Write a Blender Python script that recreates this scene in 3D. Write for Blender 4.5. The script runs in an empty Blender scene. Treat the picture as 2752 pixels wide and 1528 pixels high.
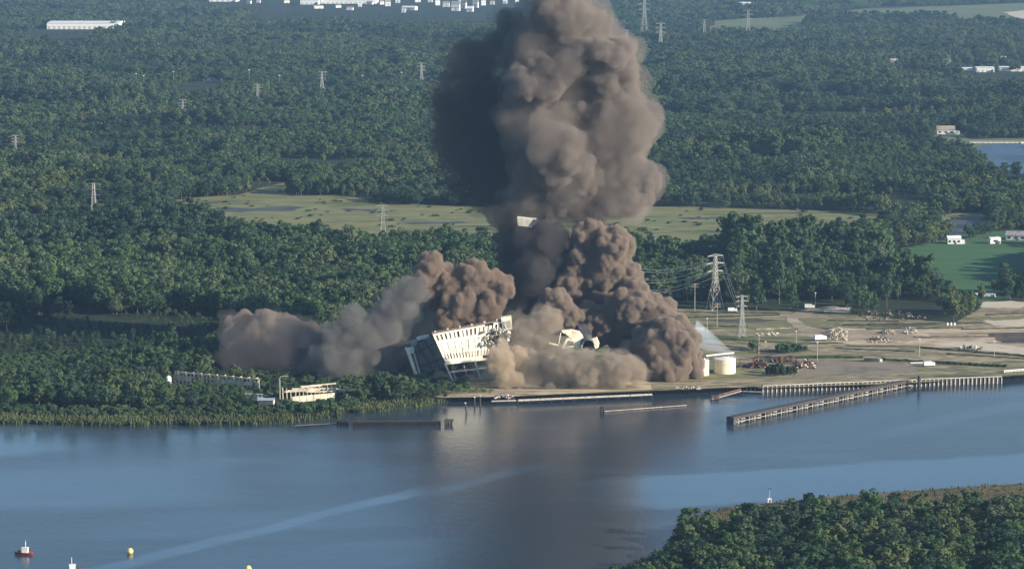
import bpy, bmesh, math, random
import numpy as np
from mathutils import Vector, Matrix
random.seed(7)
rng = np.random.default_rng(7)
S = bpy.context.scene
COL = S.collection

# ------------------------------------------------------------------ camera
FOC, CX, CY, HCAM = 8000.0, 1376.0, 764.0, 380.0     # a long lens 380 m up in the air
PITCH = math.atan(1044.0 / FOC)
cam_d = bpy.data.cameras.new('camera'); cam = bpy.data.objects.new('camera', cam_d); COL.objects.link(cam)
cam_d.sensor_width = 36.0; cam_d.lens = 36.0 * FOC / 2752.0
cam_d.clip_start = 5.0; cam_d.clip_end = 60000.0
cam.location = (0, 0, HCAM); cam.rotation_euler = (math.pi / 2 - PITCH, 0, 0)
S.camera = cam

# ------------------------------------------------------------------ sky, sun, exposure
SUN_EL, SUN_AZ = math.radians(19), math.atan2(0.92, -0.39)   # azimuth measured from +Y towards +X
world = bpy.data.worlds.new('World'); S.world = world; world.use_nodes = True
wn = world.node_tree.nodes; wl = world.node_tree.links
sky = wn.new('ShaderNodeTexSky'); sky.sky_type = 'NISHITA'; sky.sun_disc = False
sky.sun_elevation = SUN_EL; sky.sun_rotation = SUN_AZ
sky.air_density = 1.0; sky.dust_density = 0.4; sky.ozone_density = 3.2; sky.altitude = 100
wl.new(sky.outputs[0], wn['Background'].inputs[0]); wn['Background'].inputs[1].default_value = 0.088
sun_d = bpy.data.lights.new('sun', 'SUN'); sun_d.energy = 5.0; sun_d.angle = math.radians(0.53); sun_d.color = (1.0, 0.89, 0.74)
sun = bpy.data.objects.new('sun', sun_d); COL.objects.link(sun)
sv = Vector((math.sin(SUN_AZ) * math.cos(SUN_EL), math.cos(SUN_AZ) * math.cos(SUN_EL), math.sin(SUN_EL)))
sun.rotation_euler = sv.to_track_quat('Z', 'Y').to_euler(); sun.location = (900, -300, 700)
S.view_settings.view_transform = 'Standard'; S.view_settings.look = 'None'
S.view_settings.exposure = 0.85; S.view_settings.gamma = 1.0
S.cycles.use_denoising = True
S.cycles.max_bounces = 8; S.cycles.diffuse_bounces = 2; S.cycles.glossy_bounces = 2
S.cycles.transmission_bounces = 2; S.cycles.volume_bounces = 3; S.cycles.transparent_max_bounces = 24
S.cycles.caustics_reflective = False; S.cycles.caustics_refractive = False

# ------------------------------------------------------------------ survey helpers: sight lines over the flat terrain
KV = 2752.0 / 2575.0
LZ = 4.0                                         # level of the land above the river
cs, sn = math.cos(PITCH), math.sin(PITCH)
def ground(u, v, z=LZ):
    w = (v * KV - CY) / FOC
    t = (HCAM - z) / (sn + w * cs)
    return Vector(((u * KV - CX) / FOC * t, (cs - w * sn) * t, z))
def atd(u, v, d):
    w = (v * KV - CY) / FOC
    t = d / (cs - w * sn)
    return Vector(((u * KV - CX) / FOC * t, d, HCAM - (sn + w * cs) * t))
def pix(x, y, z):
    """inverse survey, vectorised: world -> sheet coordinates"""
    dn = HCAM - z
    fw = y * cs + dn * sn
    w = (dn * cs - y * sn) / fw
    return (x / fw * FOC + CX) / KV, (w * FOC + CY) / KV
def mpp(d):                                      # metres per sheet unit at distance d
    return d * KV / FOC

# ------------------------------------------------------------------ naming helpers
def tag(o, label=None, cat=None, group=None, kind=None):
    if label: o['label'] = label
    if cat: o['category'] = cat
    if group: o['group'] = group
    if kind: o['kind'] = kind
    return o
def thing(name, loc, label, cat, group=None, rz=0.0):
    o = bpy.data.objects.new(name, None); COL.objects.link(o)
    o.location = loc; o.rotation_euler = (0, 0, rz); o.empty_display_size = 1
    return tag(o, label, cat, group)
def link(name, me, mat=None, parent=None, loc=None):
    o = bpy.data.objects.new(name, me); COL.objects.link(o)
    if mat is not None and not me.materials: me.materials.append(mat)
    if parent is not None: o.parent = parent
    if loc is not None: o.location = loc
    return o
def mesh_np(name, V, F):
    me = bpy.data.meshes.new(name)
    V = np.ascontiguousarray(V, dtype=np.float32); F = np.ascontiguousarray(F, dtype=np.int32)
    k = F.shape[1]
    me.vertices.add(len(V)); me.vertices.foreach_set('co', V.ravel())
    me.loops.add(F.size); me.loops.foreach_set('vertex_index', F.ravel())
    me.polygons.add(len(F)); me.polygons.foreach_set('loop_start', np.arange(0, F.size, k, dtype=np.int32))
    try: me.polygons.foreach_set('loop_total', np.full(len(F), k, dtype=np.int32))
    except Exception: pass
    me.update(calc_edges=True); me.validate()
    return me

class MB:
    """collects solids in world space, builds ONE mesh object relative to its thing"""
    def __init__(s): s.v = []; s.f = []
    def hexa(s, p):
        b = len(s.v); s.v += [Vector(q) for q in p]
        s.f += [[b + i for i in q] for q in ((3, 2, 1, 0), (4, 5, 6, 7), (0, 1, 5, 4), (1, 2, 6, 5), (2, 3, 7, 6), (3, 0, 4, 7))]
        return s
    def box(s, c, size, rz=0.0, tilt=None):
        c = Vector(c); hx, hy, hz = (q / 2 for q in size)
        m = Matrix.Rotation(rz, 3, 'Z')
        if tilt: m = m @ Matrix.Rotation(tilt[0], 3, 'X') @ Matrix.Rotation(tilt[1], 3, 'Y')
        return s.hexa([c + m @ Vector((x * hx, y * hy, z * hz)) for z in (-1, 1) for x, y in ((-1, -1), (1, -1), (1, 1), (-1, 1))])
    def beam(s, p, q, w, h=None):
        p, q = Vector(p), Vector(q); h = h or w
        a = (q - p).normalized(); r = a.cross(Vector((0, 0, 1)))
        if r.length < 1e-3: r = Vector((1, 0, 0))
        r.normalize(); n = r.cross(a)
        return s.hexa([e + r * x * w / 2 + n * y * h / 2 for e in (p, q) for x, y in ((-1, -1), (1, -1), (1, 1), (-1, 1))])
    def tube(s, p, q, r0, r1=None, n=10, cap=True):
        p, q = Vector(p), Vector(q); r1 = r0 if r1 is None else r1
        a = (q - p).normalized(); r = a.cross(Vector((0, 0, 1)))
        if r.length < 1e-3: r = Vector((1, 0, 0))
        r.normalize(); t = a.cross(r); b = len(s.v)
        for e, rr in ((p, r0), (q, r1)):
            for i in range(n):
                g = 2 * math.pi * i / n
                s.v.append(e + (r * math.cos(g) + t * math.sin(g)) * rr)
        for i in range(n):
            j = (i + 1) % n; s.f.append([b + i, b + j, b + n + j, b + n + i])
        if cap: s.f.append([b + i for i in range(n)][::-1]); s.f.append([b + n + i for i in range(n)])
        return s
    def path(s, pts, r, n=5):
        for p, q in zip(pts, pts[1:]): s.tube(p, q, r, n=n)
        return s
    def lathe(s, c, prof, n=24):
        c = Vector(c); b = len(s.v)
        for r, z in prof:
            for i in range(n):
                g = 2 * math.pi * i / n; s.v.append(c + Vector((r * math.cos(g), r * math.sin(g), z)))
        for k in range(len(prof) - 1):
            for i in range(n):
                j = (i + 1) % n; s.f.append([b + k * n + i, b + k * n + j, b + (k + 1) * n + j, b + (k + 1) * n + i])
        s.f.append([b + i for i in range(n)][::-1]); s.f.append([b + (len(prof) - 1) * n + i for i in range(n)])
        return s
    def gable(s, c, L, Wd, h, rz=0.0, over=0.5):
        m = Matrix.Rotation(rz, 3, 'Z'); c = Vector(c); L2, W2 = L / 2 + over, Wd / 2 + over; b = len(s.v)
        s.v += [c + m @ Vector(p) for p in ((-L2, -W2, 0), (L2, -W2, 0), (L2, W2, 0), (-L2, W2, 0), (-L2, 0, h), (L2, 0, h))]
        s.f += [[b + i for i in q] for q in ((3, 2, 1, 0), (0, 1, 5, 4), (2, 3, 4, 5), (1, 2, 5), (3, 0, 4))]
        return s
    def build(s, name, mat, parent=None, smooth=False):
        off = Vector((0, 0, 0)); inv = None
        if parent is not None:
            p = parent; m = Matrix.Identity(4)
            chain = []
            while p is not None: chain.append(p); p = p.parent
            for q in reversed(chain): m = m @ q.matrix_basis
            inv = m.inverted()
        me = bpy.data.meshes.new(name)
        me.from_pydata([tuple(inv @ q) if inv else tuple(q) for q in s.v], [], s.f)
        me.materials.append(mat); me.update()
        if smooth:
            for pl in me.polygons: pl.use_smooth = True
        return link(name, me, None, parent)

# ------------------------------------------------------------------ materials
def new_mat(name):
    m = bpy.data.materials.new(name); m.use_nodes = True
    m.node_tree.nodes.clear()
    return m, m.node_tree.nodes, m.node_tree.links
def N(ns, t, **kw):
    n = ns.new(t)
    for k, v in kw.items():
        if k in n.inputs.keys(): n.inputs[k].default_value = v
        else: setattr(n, k, v)
    return n
def ramp(ns, stops, interp='LINEAR'):
    r = ns.new('ShaderNodeValToRGB'); e = r.color_ramp.elements; r.color_ramp.interpolation = interp
    while len(e) < len(stops): e.new(0.5)
    for q, (p, c) in zip(e, stops): q.position = p; q.color = (*c, 1)
    return r
def lin(c):
    return tuple(((x / 12.92) if x <= 0.04045 else ((x + 0.055) / 1.055) ** 2.4) for x in c)
def solid(name, col, var=0.25, scale=0.6, rough=0.8, metal=0.0, dirt=None):
    """painted or raw surface with patchy wear"""
    m, ns, ls = new_mat(name)
    out = N(ns, 'ShaderNodeOutputMaterial'); b = N(ns, 'ShaderNodeBsdfPrincipled', Roughness=rough, Metallic=metal)
    g = N(ns, 'ShaderNodeNewGeometry'); nz = N(ns, 'ShaderNodeTexNoise', Scale=scale, Detail=5.0)
    ls.new(g.outputs['Position'], nz.inputs['Vector'])
    lo = tuple(c * (1 - var) for c in col); hi = tuple(min(1, c * (1 + var * 0.6)) for c in col)
    st = [(0.3, lo), (0.62, hi)]
    if dirt: st = [(0.28, dirt), (0.4, lo), (0.65, hi)]
    r = ramp(ns, st); ls.new(nz.outputs['Fac'], r.inputs[0]); ls.new(r.outputs[0], b.inputs['Base Color'])
    ls.new(b.outputs[0], out.inputs[0]); return m
def ground_mat(name, stops, scale=0.03, fine=0.5, stretch=None):
    m, ns, ls = new_mat(name)
    out = N(ns, 'ShaderNodeOutputMaterial'); b = N(ns, 'ShaderNodeBsdfPrincipled', Roughness=0.95)
    b.inputs['Specular IOR Level'].default_value = 0.15
    g = N(ns, 'ShaderNodeNewGeometry'); n1 = N(ns, 'ShaderNodeTexNoise', Scale=scale, Detail=6.0, Roughness=0.6, Distortion=0.6)
    n2 = N(ns, 'ShaderNodeTexNoise', Scale=fine, Detail=4.0)
    src = g.outputs['Position']
    if stretch:
        mp = N(ns, 'ShaderNodeMapping'); ls.new(src, mp.inputs[0]); mp.inputs['Scale'].default_value = (stretch, 1, 1); mp.inputs['Rotation'].default_value = (0, 0, 0.12); src = mp.outputs[0]
    ls.new(src, n1.inputs['Vector']); ls.new(src, n2.inputs['Vector'])
    mx = N(ns, 'ShaderNodeMath', operation='MULTIPLY_ADD'); mx.inputs[1].default_value = 0.18
    ls.new(n2.outputs['Fac'], mx.inputs[0])
    sc = N(ns, 'ShaderNodeMath', operation='MULTIPLY'); sc.inputs[1].default_value = 0.82
    ls.new(n1.outputs['Fac'], sc.inputs[0]); ls.new(sc.outputs[0], mx.inputs[2])
    r = ramp(ns, stops); ls.new(mx.outputs[0], r.inputs[0]); ls.new(r.outputs[0], b.inputs['Base Color'])
    ls.new(b.outputs[0], out.inputs[0]); return m
def leaf_mat(name, stops, trans=0.3):
    m, ns, ls = new_mat(name)
    out = N(ns, 'ShaderNodeOutputMaterial')
    oi = N(ns, 'ShaderNodeObjectInfo'); g = N(ns, 'ShaderNodeNewGeometry')
    n1 = N(ns, 'ShaderNodeTexNoise', Scale=0.012, Detail=6.0, Roughness=0.72); ls.new(g.outputs['Position'], n1.inputs['Vector'])
    n2 = N(ns, 'ShaderNodeTexNoise', Scale=0.7, Detail=1.0); ls.new(g.outputs['Position'], n2.inputs['Vector'])
    a = N(ns, 'ShaderNodeMath', operation='MULTIPLY_ADD'); a.inputs[1].default_value = 0.34; ls.new(oi.outputs['Random'], a.inputs[0])
    b = N(ns, 'ShaderNodeMath', operation='MULTIPLY_ADD'); b.inputs[1].default_value = 1.15; ls.new(n1.outputs['Fac'], b.inputs[0])
    c = N(ns, 'ShaderNodeMath', operation='MULTIPLY_ADD'); c.inputs[1].default_value = 0.2; c.inputs[2].default_value = -0.37; ls.new(n2.outputs['Fac'], c.inputs[0])
    ls.new(c.outputs[0], b.inputs[2]); ls.new(b.outputs[0], a.inputs[2])
    r = ramp(ns, stops); ls.new(a.outputs[0], r.inputs[0])
    d = N(ns, 'ShaderNodeBsdfDiffuse'); t = N(ns, 'ShaderNodeBsdfTranslucent'); mx = N(ns, 'ShaderNodeMixShader'); mx.inputs[0].default_value = trans
    ls.new(r.outputs[0], d.inputs[0]); ls.new(r.outputs[0], t.inputs[0]); ls.new(d.outputs[0], mx.inputs[1]); ls.new(t.outputs[0], mx.inputs[2])
    ls.new(mx.outputs[0], out.inputs[0]); return m
def smoke_mat(name, col, dens, aniso=0.0):
    m, ns, ls = new_mat(name)
    out = N(ns, 'ShaderNodeOutputMaterial'); v = N(ns, 'ShaderNodeVolumePrincipled')
    v.inputs['Color'].default_value = (*col, 1); v.inputs['Density'].default_value = dens; v.inputs['Anisotropy'].default_value = aniso
    ls.new(v.outputs[0], out.inputs['Volume']); return m

M = {}
M['leaf'] = leaf_mat('leaf_green', [(0.12, (0.03, 0.055, 0.036)), (0.35, (0.064, 0.112, 0.052)), (0.5, (0.092, 0.152, 0.062)), (0.64, (0.118, 0.152, 0.085)), (0.78, (0.145, 0.195, 0.07)), (0.95, (0.175, 0.185, 0.08))], 0.3)
M['leaf_teal'] = leaf_mat('leaf_teal', [(0.12, (0.022, 0.042, 0.032)), (0.4, (0.045, 0.082, 0.05)), (0.6, (0.066, 0.108, 0.062)), (0.9, (0.1, 0.14, 0.075))], 0.3)
M['leaf_olive'] = leaf_mat('leaf_olive', [(0.12, (0.05, 0.07, 0.034)), (0.4, (0.1, 0.142, 0.056)), (0.6, (0.14, 0.178, 0.074)), (0.9, (0.19, 0.205, 0.09))], 0.3)
M['leaf_dusty'] = leaf_mat('leaf_dusty', [(0.2, (0.035, 0.06, 0.035)), (0.6, (0.075, 0.095, 0.055)), (0.9, (0.12, 0.12, 0.075))])
M['bark'] = solid('bark', (0.09, 0.075, 0.06), 0.4, 2.0, 0.9)
M['land'] = ground_mat('land_soil', [(0.3, (0.016, 0.026, 0.014)), (0.55, (0.03, 0.042, 0.02)), (0.75, (0.05, 0.055, 0.028))], 0.02, 0.3)
M['marsh'] = ground_mat('marsh_grass', [(0.36, (0.05, 0.065, 0.03)), (0.43, (0.14, 0.155, 0.06)), (0.51, (0.23, 0.225, 0.105)), (0.57, (0.12, 0.13, 0.055)), (0.62, (0.24, 0.23, 0.1)), (0.7, (0.11, 0.125, 0.06))], 0.02, 0.12, 0.25)
M['field'] = ground_mat('crop_green', [(0.35, (0.05, 0.11, 0.045)), (0.65, (0.07, 0.15, 0.06))], 0.03, 0.6, 0.2)
M['meadow_far'] = ground_mat('meadow_far', [(0.3, (0.09, 0.12, 0.055)), (0.7, (0.17, 0.19, 0.09))], 0.006, 0.06)
M['yard'] = ground_mat('yard_ground', [(0.36, (0.035, 0.042, 0.022)), (0.42, (0.12, 0.135, 0.06)), (0.46, (0.24, 0.23, 0.11)), (0.49, (0.09, 0.095, 0.05)), (0.53, (0.4, 0.33, 0.21)), (0.57, (0.13, 0.12, 0.07)), (0.62, (0.3, 0.26, 0.15)), (0.72, (0.12, 0.09, 0.07))], 0.022, 0.25, 0.25)
M['yarddirt'] = ground_mat('yard_dirt', [(0.36, (0.05, 0.055, 0.03)), (0.41, (0.2, 0.17, 0.09)), (0.46, (0.42, 0.33, 0.21)), (0.52, (0.56, 0.46, 0.31)), (0.56, (0.2, 0.145, 0.1)), (0.6, (0.48, 0.39, 0.27)), (0.66, (0.08, 0.08, 0.04))], 0.03, 0.25, 0.25)
M['dirt'] = ground_mat('bare_dirt', [(0.3, (0.2, 0.155, 0.105)), (0.5, (0.33, 0.27, 0.19)), (0.7, (0.45, 0.38, 0.27))], 0.04, 0.4)
M['darkdirt'] = ground_mat('dark_dirt', [(0.3, (0.05, 0.045, 0.04)), (0.7, (0.13, 0.11, 0.09))], 0.05, 0.4)
M['pad'] = ground_mat('worn_paving', [(0.35, (0.15, 0.13, 0.1)), (0.5, (0.25, 0.215, 0.16)), (0.65, (0.2, 0.18, 0.12))], 0.03, 0.5)
M['sand'] = ground_mat('pale_sand', [(0.3, (0.42, 0.36, 0.26)), (0.7, (0.62, 0.55, 0.42))], 0.06, 0.5)
M['white'] = solid('white_paint', (0.78, 0.77, 0.73), 0.15, 0.3, 0.6)
M['cream'] = solid('cream_cladding', (0.9, 0.83, 0.65), 0.1, 0.16, 0.6, dirt=(0.6, 0.5, 0.34))
M['steelpale'] = solid('pale_steel', (0.55, 0.53, 0.47), 0.2, 0.4, 0.55)
M['rubble'] = solid('rubble', (0.4, 0.345, 0.26), 0.4, 0.5, 0.9, dirt=(0.15, 0.12, 0.09))
M['endshade'] = solid('end_shade_grey', (0.13, 0.13, 0.135), 0.4, 0.2, 0.8)  # dark grey carries the shade of the end wall in its colour
M['opening'] = solid('brown_opening', (0.16, 0.12, 0.085), 0.5, 0.4, 0.9)
M['galv'] = solid('galvanised_steel', (0.38, 0.38, 0.35), 0.15, 0.3, 0.5, 0.3)
M['roofgrey'] = solid('roof_grey', (0.28, 0.26, 0.24), 0.3, 0.3, 0.8)
M['roofbrown'] = solid('roof_brown', (0.2, 0.15, 0.11), 0.3, 0.5, 0.8)
M['darksteel'] = solid('dark_steel', (0.06, 0.06, 0.065), 0.4, 0.5, 0.6)
M['interior'] = solid('dark_interior', (0.05, 0.048, 0.046), 0.4, 0.3, 0.9)
M['dustcream'] = solid('dusty_cream', (0.6, 0.53, 0.4), 0.25, 0.25, 0.8, dirt=(0.3, 0.25, 0.18))
M['rust'] = solid('rust', (0.19, 0.085, 0.055), 0.5, 0.4, 0.85, dirt=(0.07, 0.04, 0.03))
M['rustdark'] = solid('rust_dark', (0.085, 0.05, 0.042), 0.5, 0.5, 0.85)
M['pile'] = solid('weathered_sheet_pile', (0.3, 0.28, 0.23), 0.35, 0.3, 0.8)
M['pilerib'] = solid('bleached_rib', (0.55, 0.52, 0.45), 0.25, 0.5, 0.8)
M['timber'] = solid('wet_timber', (0.05, 0.044, 0.04), 0.4, 0.5, 0.8)
M['timberpale'] = solid('bleached_timber', (0.42, 0.38, 0.31), 0.35, 0.6, 0.85)
M['concrete'] = solid('concrete', (0.5, 0.46, 0.38), 0.25, 0.3, 0.85)
M['red'] = solid('red_paint', (0.3, 0.045, 0.04), 0.3, 0.8, 0.5)
M['yellow'] = solid('buoy_yellow', (0.8, 0.62, 0.2), 0.15, 0.8, 0.5)
M['dark'] = solid('black_rubber', (0.03, 0.03, 0.03), 0.2, 1.0, 0.7)
M['glass'] = solid('window_glass', (0.03, 0.035, 0.04), 0.1, 1.0, 0.15)
M['bluegrey'] = solid('blue_grey_sheet', (0.3, 0.36, 0.42), 0.2, 0.3, 0.6)
M['reed'] = leaf_mat('reed', [(0.2, (0.065, 0.085, 0.038)), (0.5, (0.13, 0.155, 0.066)), (0.8, (0.21, 0.21, 0.1))], 0.3)
M['wire'] = solid('cable', (0.45, 0.46, 0.45), 0.1, 0.2, 0.5, 0.3)
M['tankcream'] = solid('tank_cream', (0.8, 0.72, 0.5), 0.1, 0.2, 0.5)

# ------------------------------------------------------------------ sheets of ground
def inside(poly, x, y):
    poly = np.asarray(poly, float); r = np.zeros(np.shape(x), bool)
    x0, y0 = poly[-1]
    for x1, y1 in poly:
        c = ((y1 > y) != (y0 > y))
        with np.errstate(divide='ignore', invalid='ignore'):
            r ^= c & (x < (x0 - x1) * (y - y1) / (y0 - y1) + x1)
        x0, y0 = x1, y1
    return r
def rough_loop(P, step, amp, seed):
    """subdivides a plan outline and jitters it so that no border runs ruler straight"""
    rr = random.Random(seed); out = []
    for a, b in zip(P, P[1:] + P[:1]):
        n = max(1, int((b - a).length / step))
        for i in range(n):
            q = a.lerp(b, i / n); k = 0 if i == 0 else amp
            out.append(q + Vector((rr.uniform(-k, k), rr.uniform(-k, k) * 1.6, 0)))
    return out
def sheet(name, P, mat, kind='structure', z=None):
    bm = bmesh.new(); vs = [bm.verts.new((p.x, p.y, p.z if z is None else z)) for p in P]
    f = bm.faces.new(vs); bm.normal_update()
    if f.normal.z < 0: f.normal_flip()
    bmesh.ops.triangulate(bm, faces=bm.faces[:])
    me = bpy.data.meshes.new(name); bm.to_mesh(me); bm.free()
    o = link(name, me, mat); o['kind'] = kind; return o
def zone(name, uv, mat, up, step=25, amp=4, seed=1):
    return sheet(name, rough_loop([ground(u, v) for u, v in uv], step, amp, seed), mat, z=LZ + up)
# ------------------------------------------------------------------ river
def water_mat():
    m, ns, ls = new_mat('river_water')
    out = N(ns, 'ShaderNodeOutputMaterial'); b = N(ns, 'ShaderNodeBsdfPrincipled', Roughness=0.12, IOR=1.333)
    g = N(ns, 'ShaderNodeNewGeometry')
    sp = N(ns, 'ShaderNodeSeparateXYZ'); ls.new(g.outputs['Position'], sp.inputs[0])
    mid_ = N(ns, 'ShaderNodeTexNoise', Scale=0.07, Detail=5.0, Roughness=0.7); ls.new(g.outputs['Position'], mid_.inputs['Vector'])
    big = N(ns, 'ShaderNodeTexNoise', Scale=0.012, Detail=4.0, Roughness=0.6); ls.new(g.outputs['Position'], big.inputs['Vector'])
    def math_(op, a, b_=None, c=None):
        n = N(ns, 'ShaderNodeMath', operation=op)
        for i, q in enumerate((a, b_, c)):
            if q is None: continue
            if isinstance(q, (int, float)): n.inputs[i].default_value = q
            else: ls.new(q, n.inputs[i])
        return n.outputs[0]
    def band(uv0, uv1, half, soft, wob=18.0):
        """a slick lying along a line in plan, with a wandering edge"""
        p, q = ground(*uv0, 0), ground(*uv1, 0); d = (q - p); L = d.length; d.normalize()
        nx, ny = -d.y, d.x
        dist = math_('ADD', math_('MULTIPLY', math_('SUBTRACT', sp.outputs[0], p.x), nx), math_('MULTIPLY', math_('SUBTRACT', sp.outputs[1], p.y), ny))
        dist = math_('ADD', dist, math_('MULTIPLY', math_('SUBTRACT', big.outputs['Fac'], 0.5), wob * 2))
        dist = math_('ADD', dist, math_('MULTIPLY', math_('SUBTRACT', mid_.outputs['Fac'], 0.5), min(half, 14) * 1.3))
        al = math_('ADD', math_('MULTIPLY', math_('SUBTRACT', sp.outputs[0], p.x), d.x), math_('MULTIPLY', math_('SUBTRACT', sp.outputs[1], p.y), d.y))
        def step_(x, lo, hi):
            mr = N(ns, 'ShaderNodeMapRange', interpolation_type='SMOOTHSTEP'); ls.new(x, mr.inputs[0])
            mr.inputs[1].default_value = lo; mr.inputs[2].default_value = hi; return mr.outputs[0]
        a = step_(math_('ABSOLUTE', dist), half + soft, half)
        e = math_('MULTIPLY', step_(al, -60, 20), step_(al, L + 60, L - 20))
        return math_('MULTIPLY', a, e)
    bands = [(band((1640, 1238), (2750, 1168), 42, 16, 24), 1.0), (band((180, 1452), (1010, 1242), 5, 7, 10), 0.85), (band((1128, 1228), (1290, 1186), 5, 6, 6), 0.6),
             (band((-60, 1235), (430, 1215), 42, 50, 30), 0.55), (band((-80, 1112), (110, 1100), 40, 30, 20), 0.8),
             (band((330, 1330), (900, 1290), 14, 30, 30), 0.25), (band((500, 1440), (1150, 1370), 18, 30, 28), 0.22),
             (band((2250, 1085), (2700, 985), 6, 12, 8), 0.3), (band((1780, 1020), (1900, 1000), 8, 6, 5), 0.35)]
    tot = None
    for o, k in bands:
        o = math_('MULTIPLY', o, k); tot = o if tot is None else math_('MAXIMUM', tot, o)
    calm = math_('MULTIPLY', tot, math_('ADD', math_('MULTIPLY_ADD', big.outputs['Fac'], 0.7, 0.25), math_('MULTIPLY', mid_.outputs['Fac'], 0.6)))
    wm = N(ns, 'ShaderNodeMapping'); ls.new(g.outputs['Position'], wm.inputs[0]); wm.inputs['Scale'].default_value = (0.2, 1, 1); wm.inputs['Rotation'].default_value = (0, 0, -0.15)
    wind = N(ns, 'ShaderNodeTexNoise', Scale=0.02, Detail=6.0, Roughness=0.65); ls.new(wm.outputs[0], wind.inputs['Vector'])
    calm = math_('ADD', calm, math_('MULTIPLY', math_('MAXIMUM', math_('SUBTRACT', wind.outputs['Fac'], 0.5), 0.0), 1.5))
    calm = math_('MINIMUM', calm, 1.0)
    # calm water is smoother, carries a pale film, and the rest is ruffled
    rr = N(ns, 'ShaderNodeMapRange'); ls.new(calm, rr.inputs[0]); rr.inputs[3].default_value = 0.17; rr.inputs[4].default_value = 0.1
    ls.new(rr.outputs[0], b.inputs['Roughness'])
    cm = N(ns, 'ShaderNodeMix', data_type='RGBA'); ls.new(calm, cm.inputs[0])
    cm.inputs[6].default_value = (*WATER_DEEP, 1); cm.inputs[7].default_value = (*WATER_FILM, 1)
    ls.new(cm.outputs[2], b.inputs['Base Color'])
    mp = N(ns, 'ShaderNodeMapping'); ls.new(g.outputs['Position'], mp.inputs[0]); mp.inputs['Scale'].default_value = (0.55, 0.22, 1)
    rip = N(ns, 'ShaderNodeTexNoise', Scale=0.4, Detail=6.0, Roughness=0.7); ls.new(mp.outputs[0], rip.inputs['Vector'])
    bp = N(ns, 'ShaderNodeBump', Distance=0.5); ls.new(rip.outputs['Fac'], bp.inputs['Height'])
    bs = N(ns, 'ShaderNodeMapRange'); ls.new(calm, bs.inputs[0]); bs.inputs[3].default_value = 0.4; bs.inputs[4].default_value = 0.05
    ls.new(bs.outputs[0], bp.inputs['Strength']); ls.new(bp.outputs[0], b.inputs['Normal'])
    ls.new(b.outputs[0], out.inputs[0]); return m
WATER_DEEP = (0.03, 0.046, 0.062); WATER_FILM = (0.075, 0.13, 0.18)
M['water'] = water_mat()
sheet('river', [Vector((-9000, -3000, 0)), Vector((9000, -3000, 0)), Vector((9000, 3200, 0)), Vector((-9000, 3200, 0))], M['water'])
M['creek'] = solid('creek_water', (0.03, 0.06, 0.1), 0.2, 0.02, 0.35)
M['pool'] = solid('pool_water', (0.06, 0.065, 0.055), 0.5, 0.05, 0.6)

# ------------------------------------------------------------------ land: the wooded far side, reaching to the horizon
SHORE = [(-900, 1060), (-300, 1066), (-60, 1063), (120, 1068), (300, 1072), (480, 1070), (640, 1068), (735, 1062), (850, 1054), (855, 1040),
         (960, 1034), (1060, 1024), (1130, 1008), (1215, 1004), (1240, 1006)]
QUAY = [(1240, 1006), (1300, 1004), (1600, 990), (1900, 979), (1912, 986), (2100, 978), (2305, 970), (2520, 962), (2522, 950), (2600, 944), (3300, 915)]
shore = [ground(u, v, 0) for u, v in SHORE]; quay = [ground(u, v, 0) for u, v in QUAY]
fine_shore = []
rr_ = random.Random(3)
for a, b in zip(shore, shore[1:]):
    n = max(1, int((b - a).length / 7))
    for i in range(n): fine_shore.append(a.lerp(b, i / n) + Vector((0, rr_.uniform(-2.2, 2.2), 0)))
fine_shore.append(shore[-1])
def land():
    bm = bmesh.new()
    top = [Vector((p.x, p.y + 26 * min(1, max(0.03, (i0 - i) / 25)), LZ)) for i0, (i, p) in zip([len(fine_shore)] * 9999, enumerate(fine_shore))]
    foot = [Vector((p.x, p.y - 1.0, -0.8)) for p in fine_shore]
    qt = [Vector((p.x, p.y, LZ)) for p in quay]; qf = [Vector((p.x, p.y, -0.8)) for p in quay]
    T = [bm.verts.new(p) for p in top + qt]; B = [bm.verts.new(p) for p in foot + qf]
    for i in range(len(T) - 1): bm.faces.new((B[i], B[i + 1], T[i + 1], T[i]))
    far = [bm.verts.new(p) for p in ((16000, qt[-1].y, LZ), (30000, 36000, LZ), (-30000, 36000, LZ), (-16000, top[0].y, LZ))]
    bm.faces.new(T + far)
    bmesh.ops.triangulate(bm, faces=bm.faces[:]); bmesh.ops.recalc_face_normals(bm, faces=bm.faces[:])
    me = bpy.data.meshes.new('land'); bm.to_mesh(me); bm.free()
    o = link('land', me, M['land']); o['kind'] = 'structure'
land()
# the near bank in the lower right
NEAR = [(1470, 1500), (1545, 1440), (1600, 1412), (1668, 1380), (1690, 1345), (1705, 1318), (1770, 1290), (1850, 1272), (1960, 1262), (2090, 1248), (2250, 1236), (2400, 1226), (2600, 1212), (3000, 1185)]
near_pts = [ground(u, v, 0) for u, v in NEAR]
nl = [near_pts[0]]
for a, b in zip(near_pts, near_pts[1:]):
    n = max(1, int((b - a).length / 6))
    for i in range(1, n + 1): nl.append(a.lerp(b, i / n) + Vector((0, rr_.uniform(-1.5, 1.5), 0)))
NZ = 1.2
def near_land():
    bm = bmesh.new()
    T = [bm.verts.new((p.x + 1.5, p.y - 5, NZ)) for p in nl]; B = [bm.verts.new((p.x, p.y, -0.6)) for p in nl]
    for i in range(len(T) - 1): bm.faces.new((B[i], B[i + 1], T[i + 1], T[i]))
    far = [bm.verts.new(p) for p in ((2500, nl[-1].y, NZ), (2500, 900, NZ), (-60, 900, NZ), (-5, 1450, NZ))]
    bm.faces.new(T + far); bmesh.ops.triangulate(bm, faces=bm.faces[:]); bmesh.ops.recalc_face_normals(bm, faces=bm.faces[:])
    me = bpy.data.meshes.new('near_bank'); bm.to_mesh(me); bm.free()
    o = link('near_bank', me, M['nearmarsh']); o['kind'] = 'structure'
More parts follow.
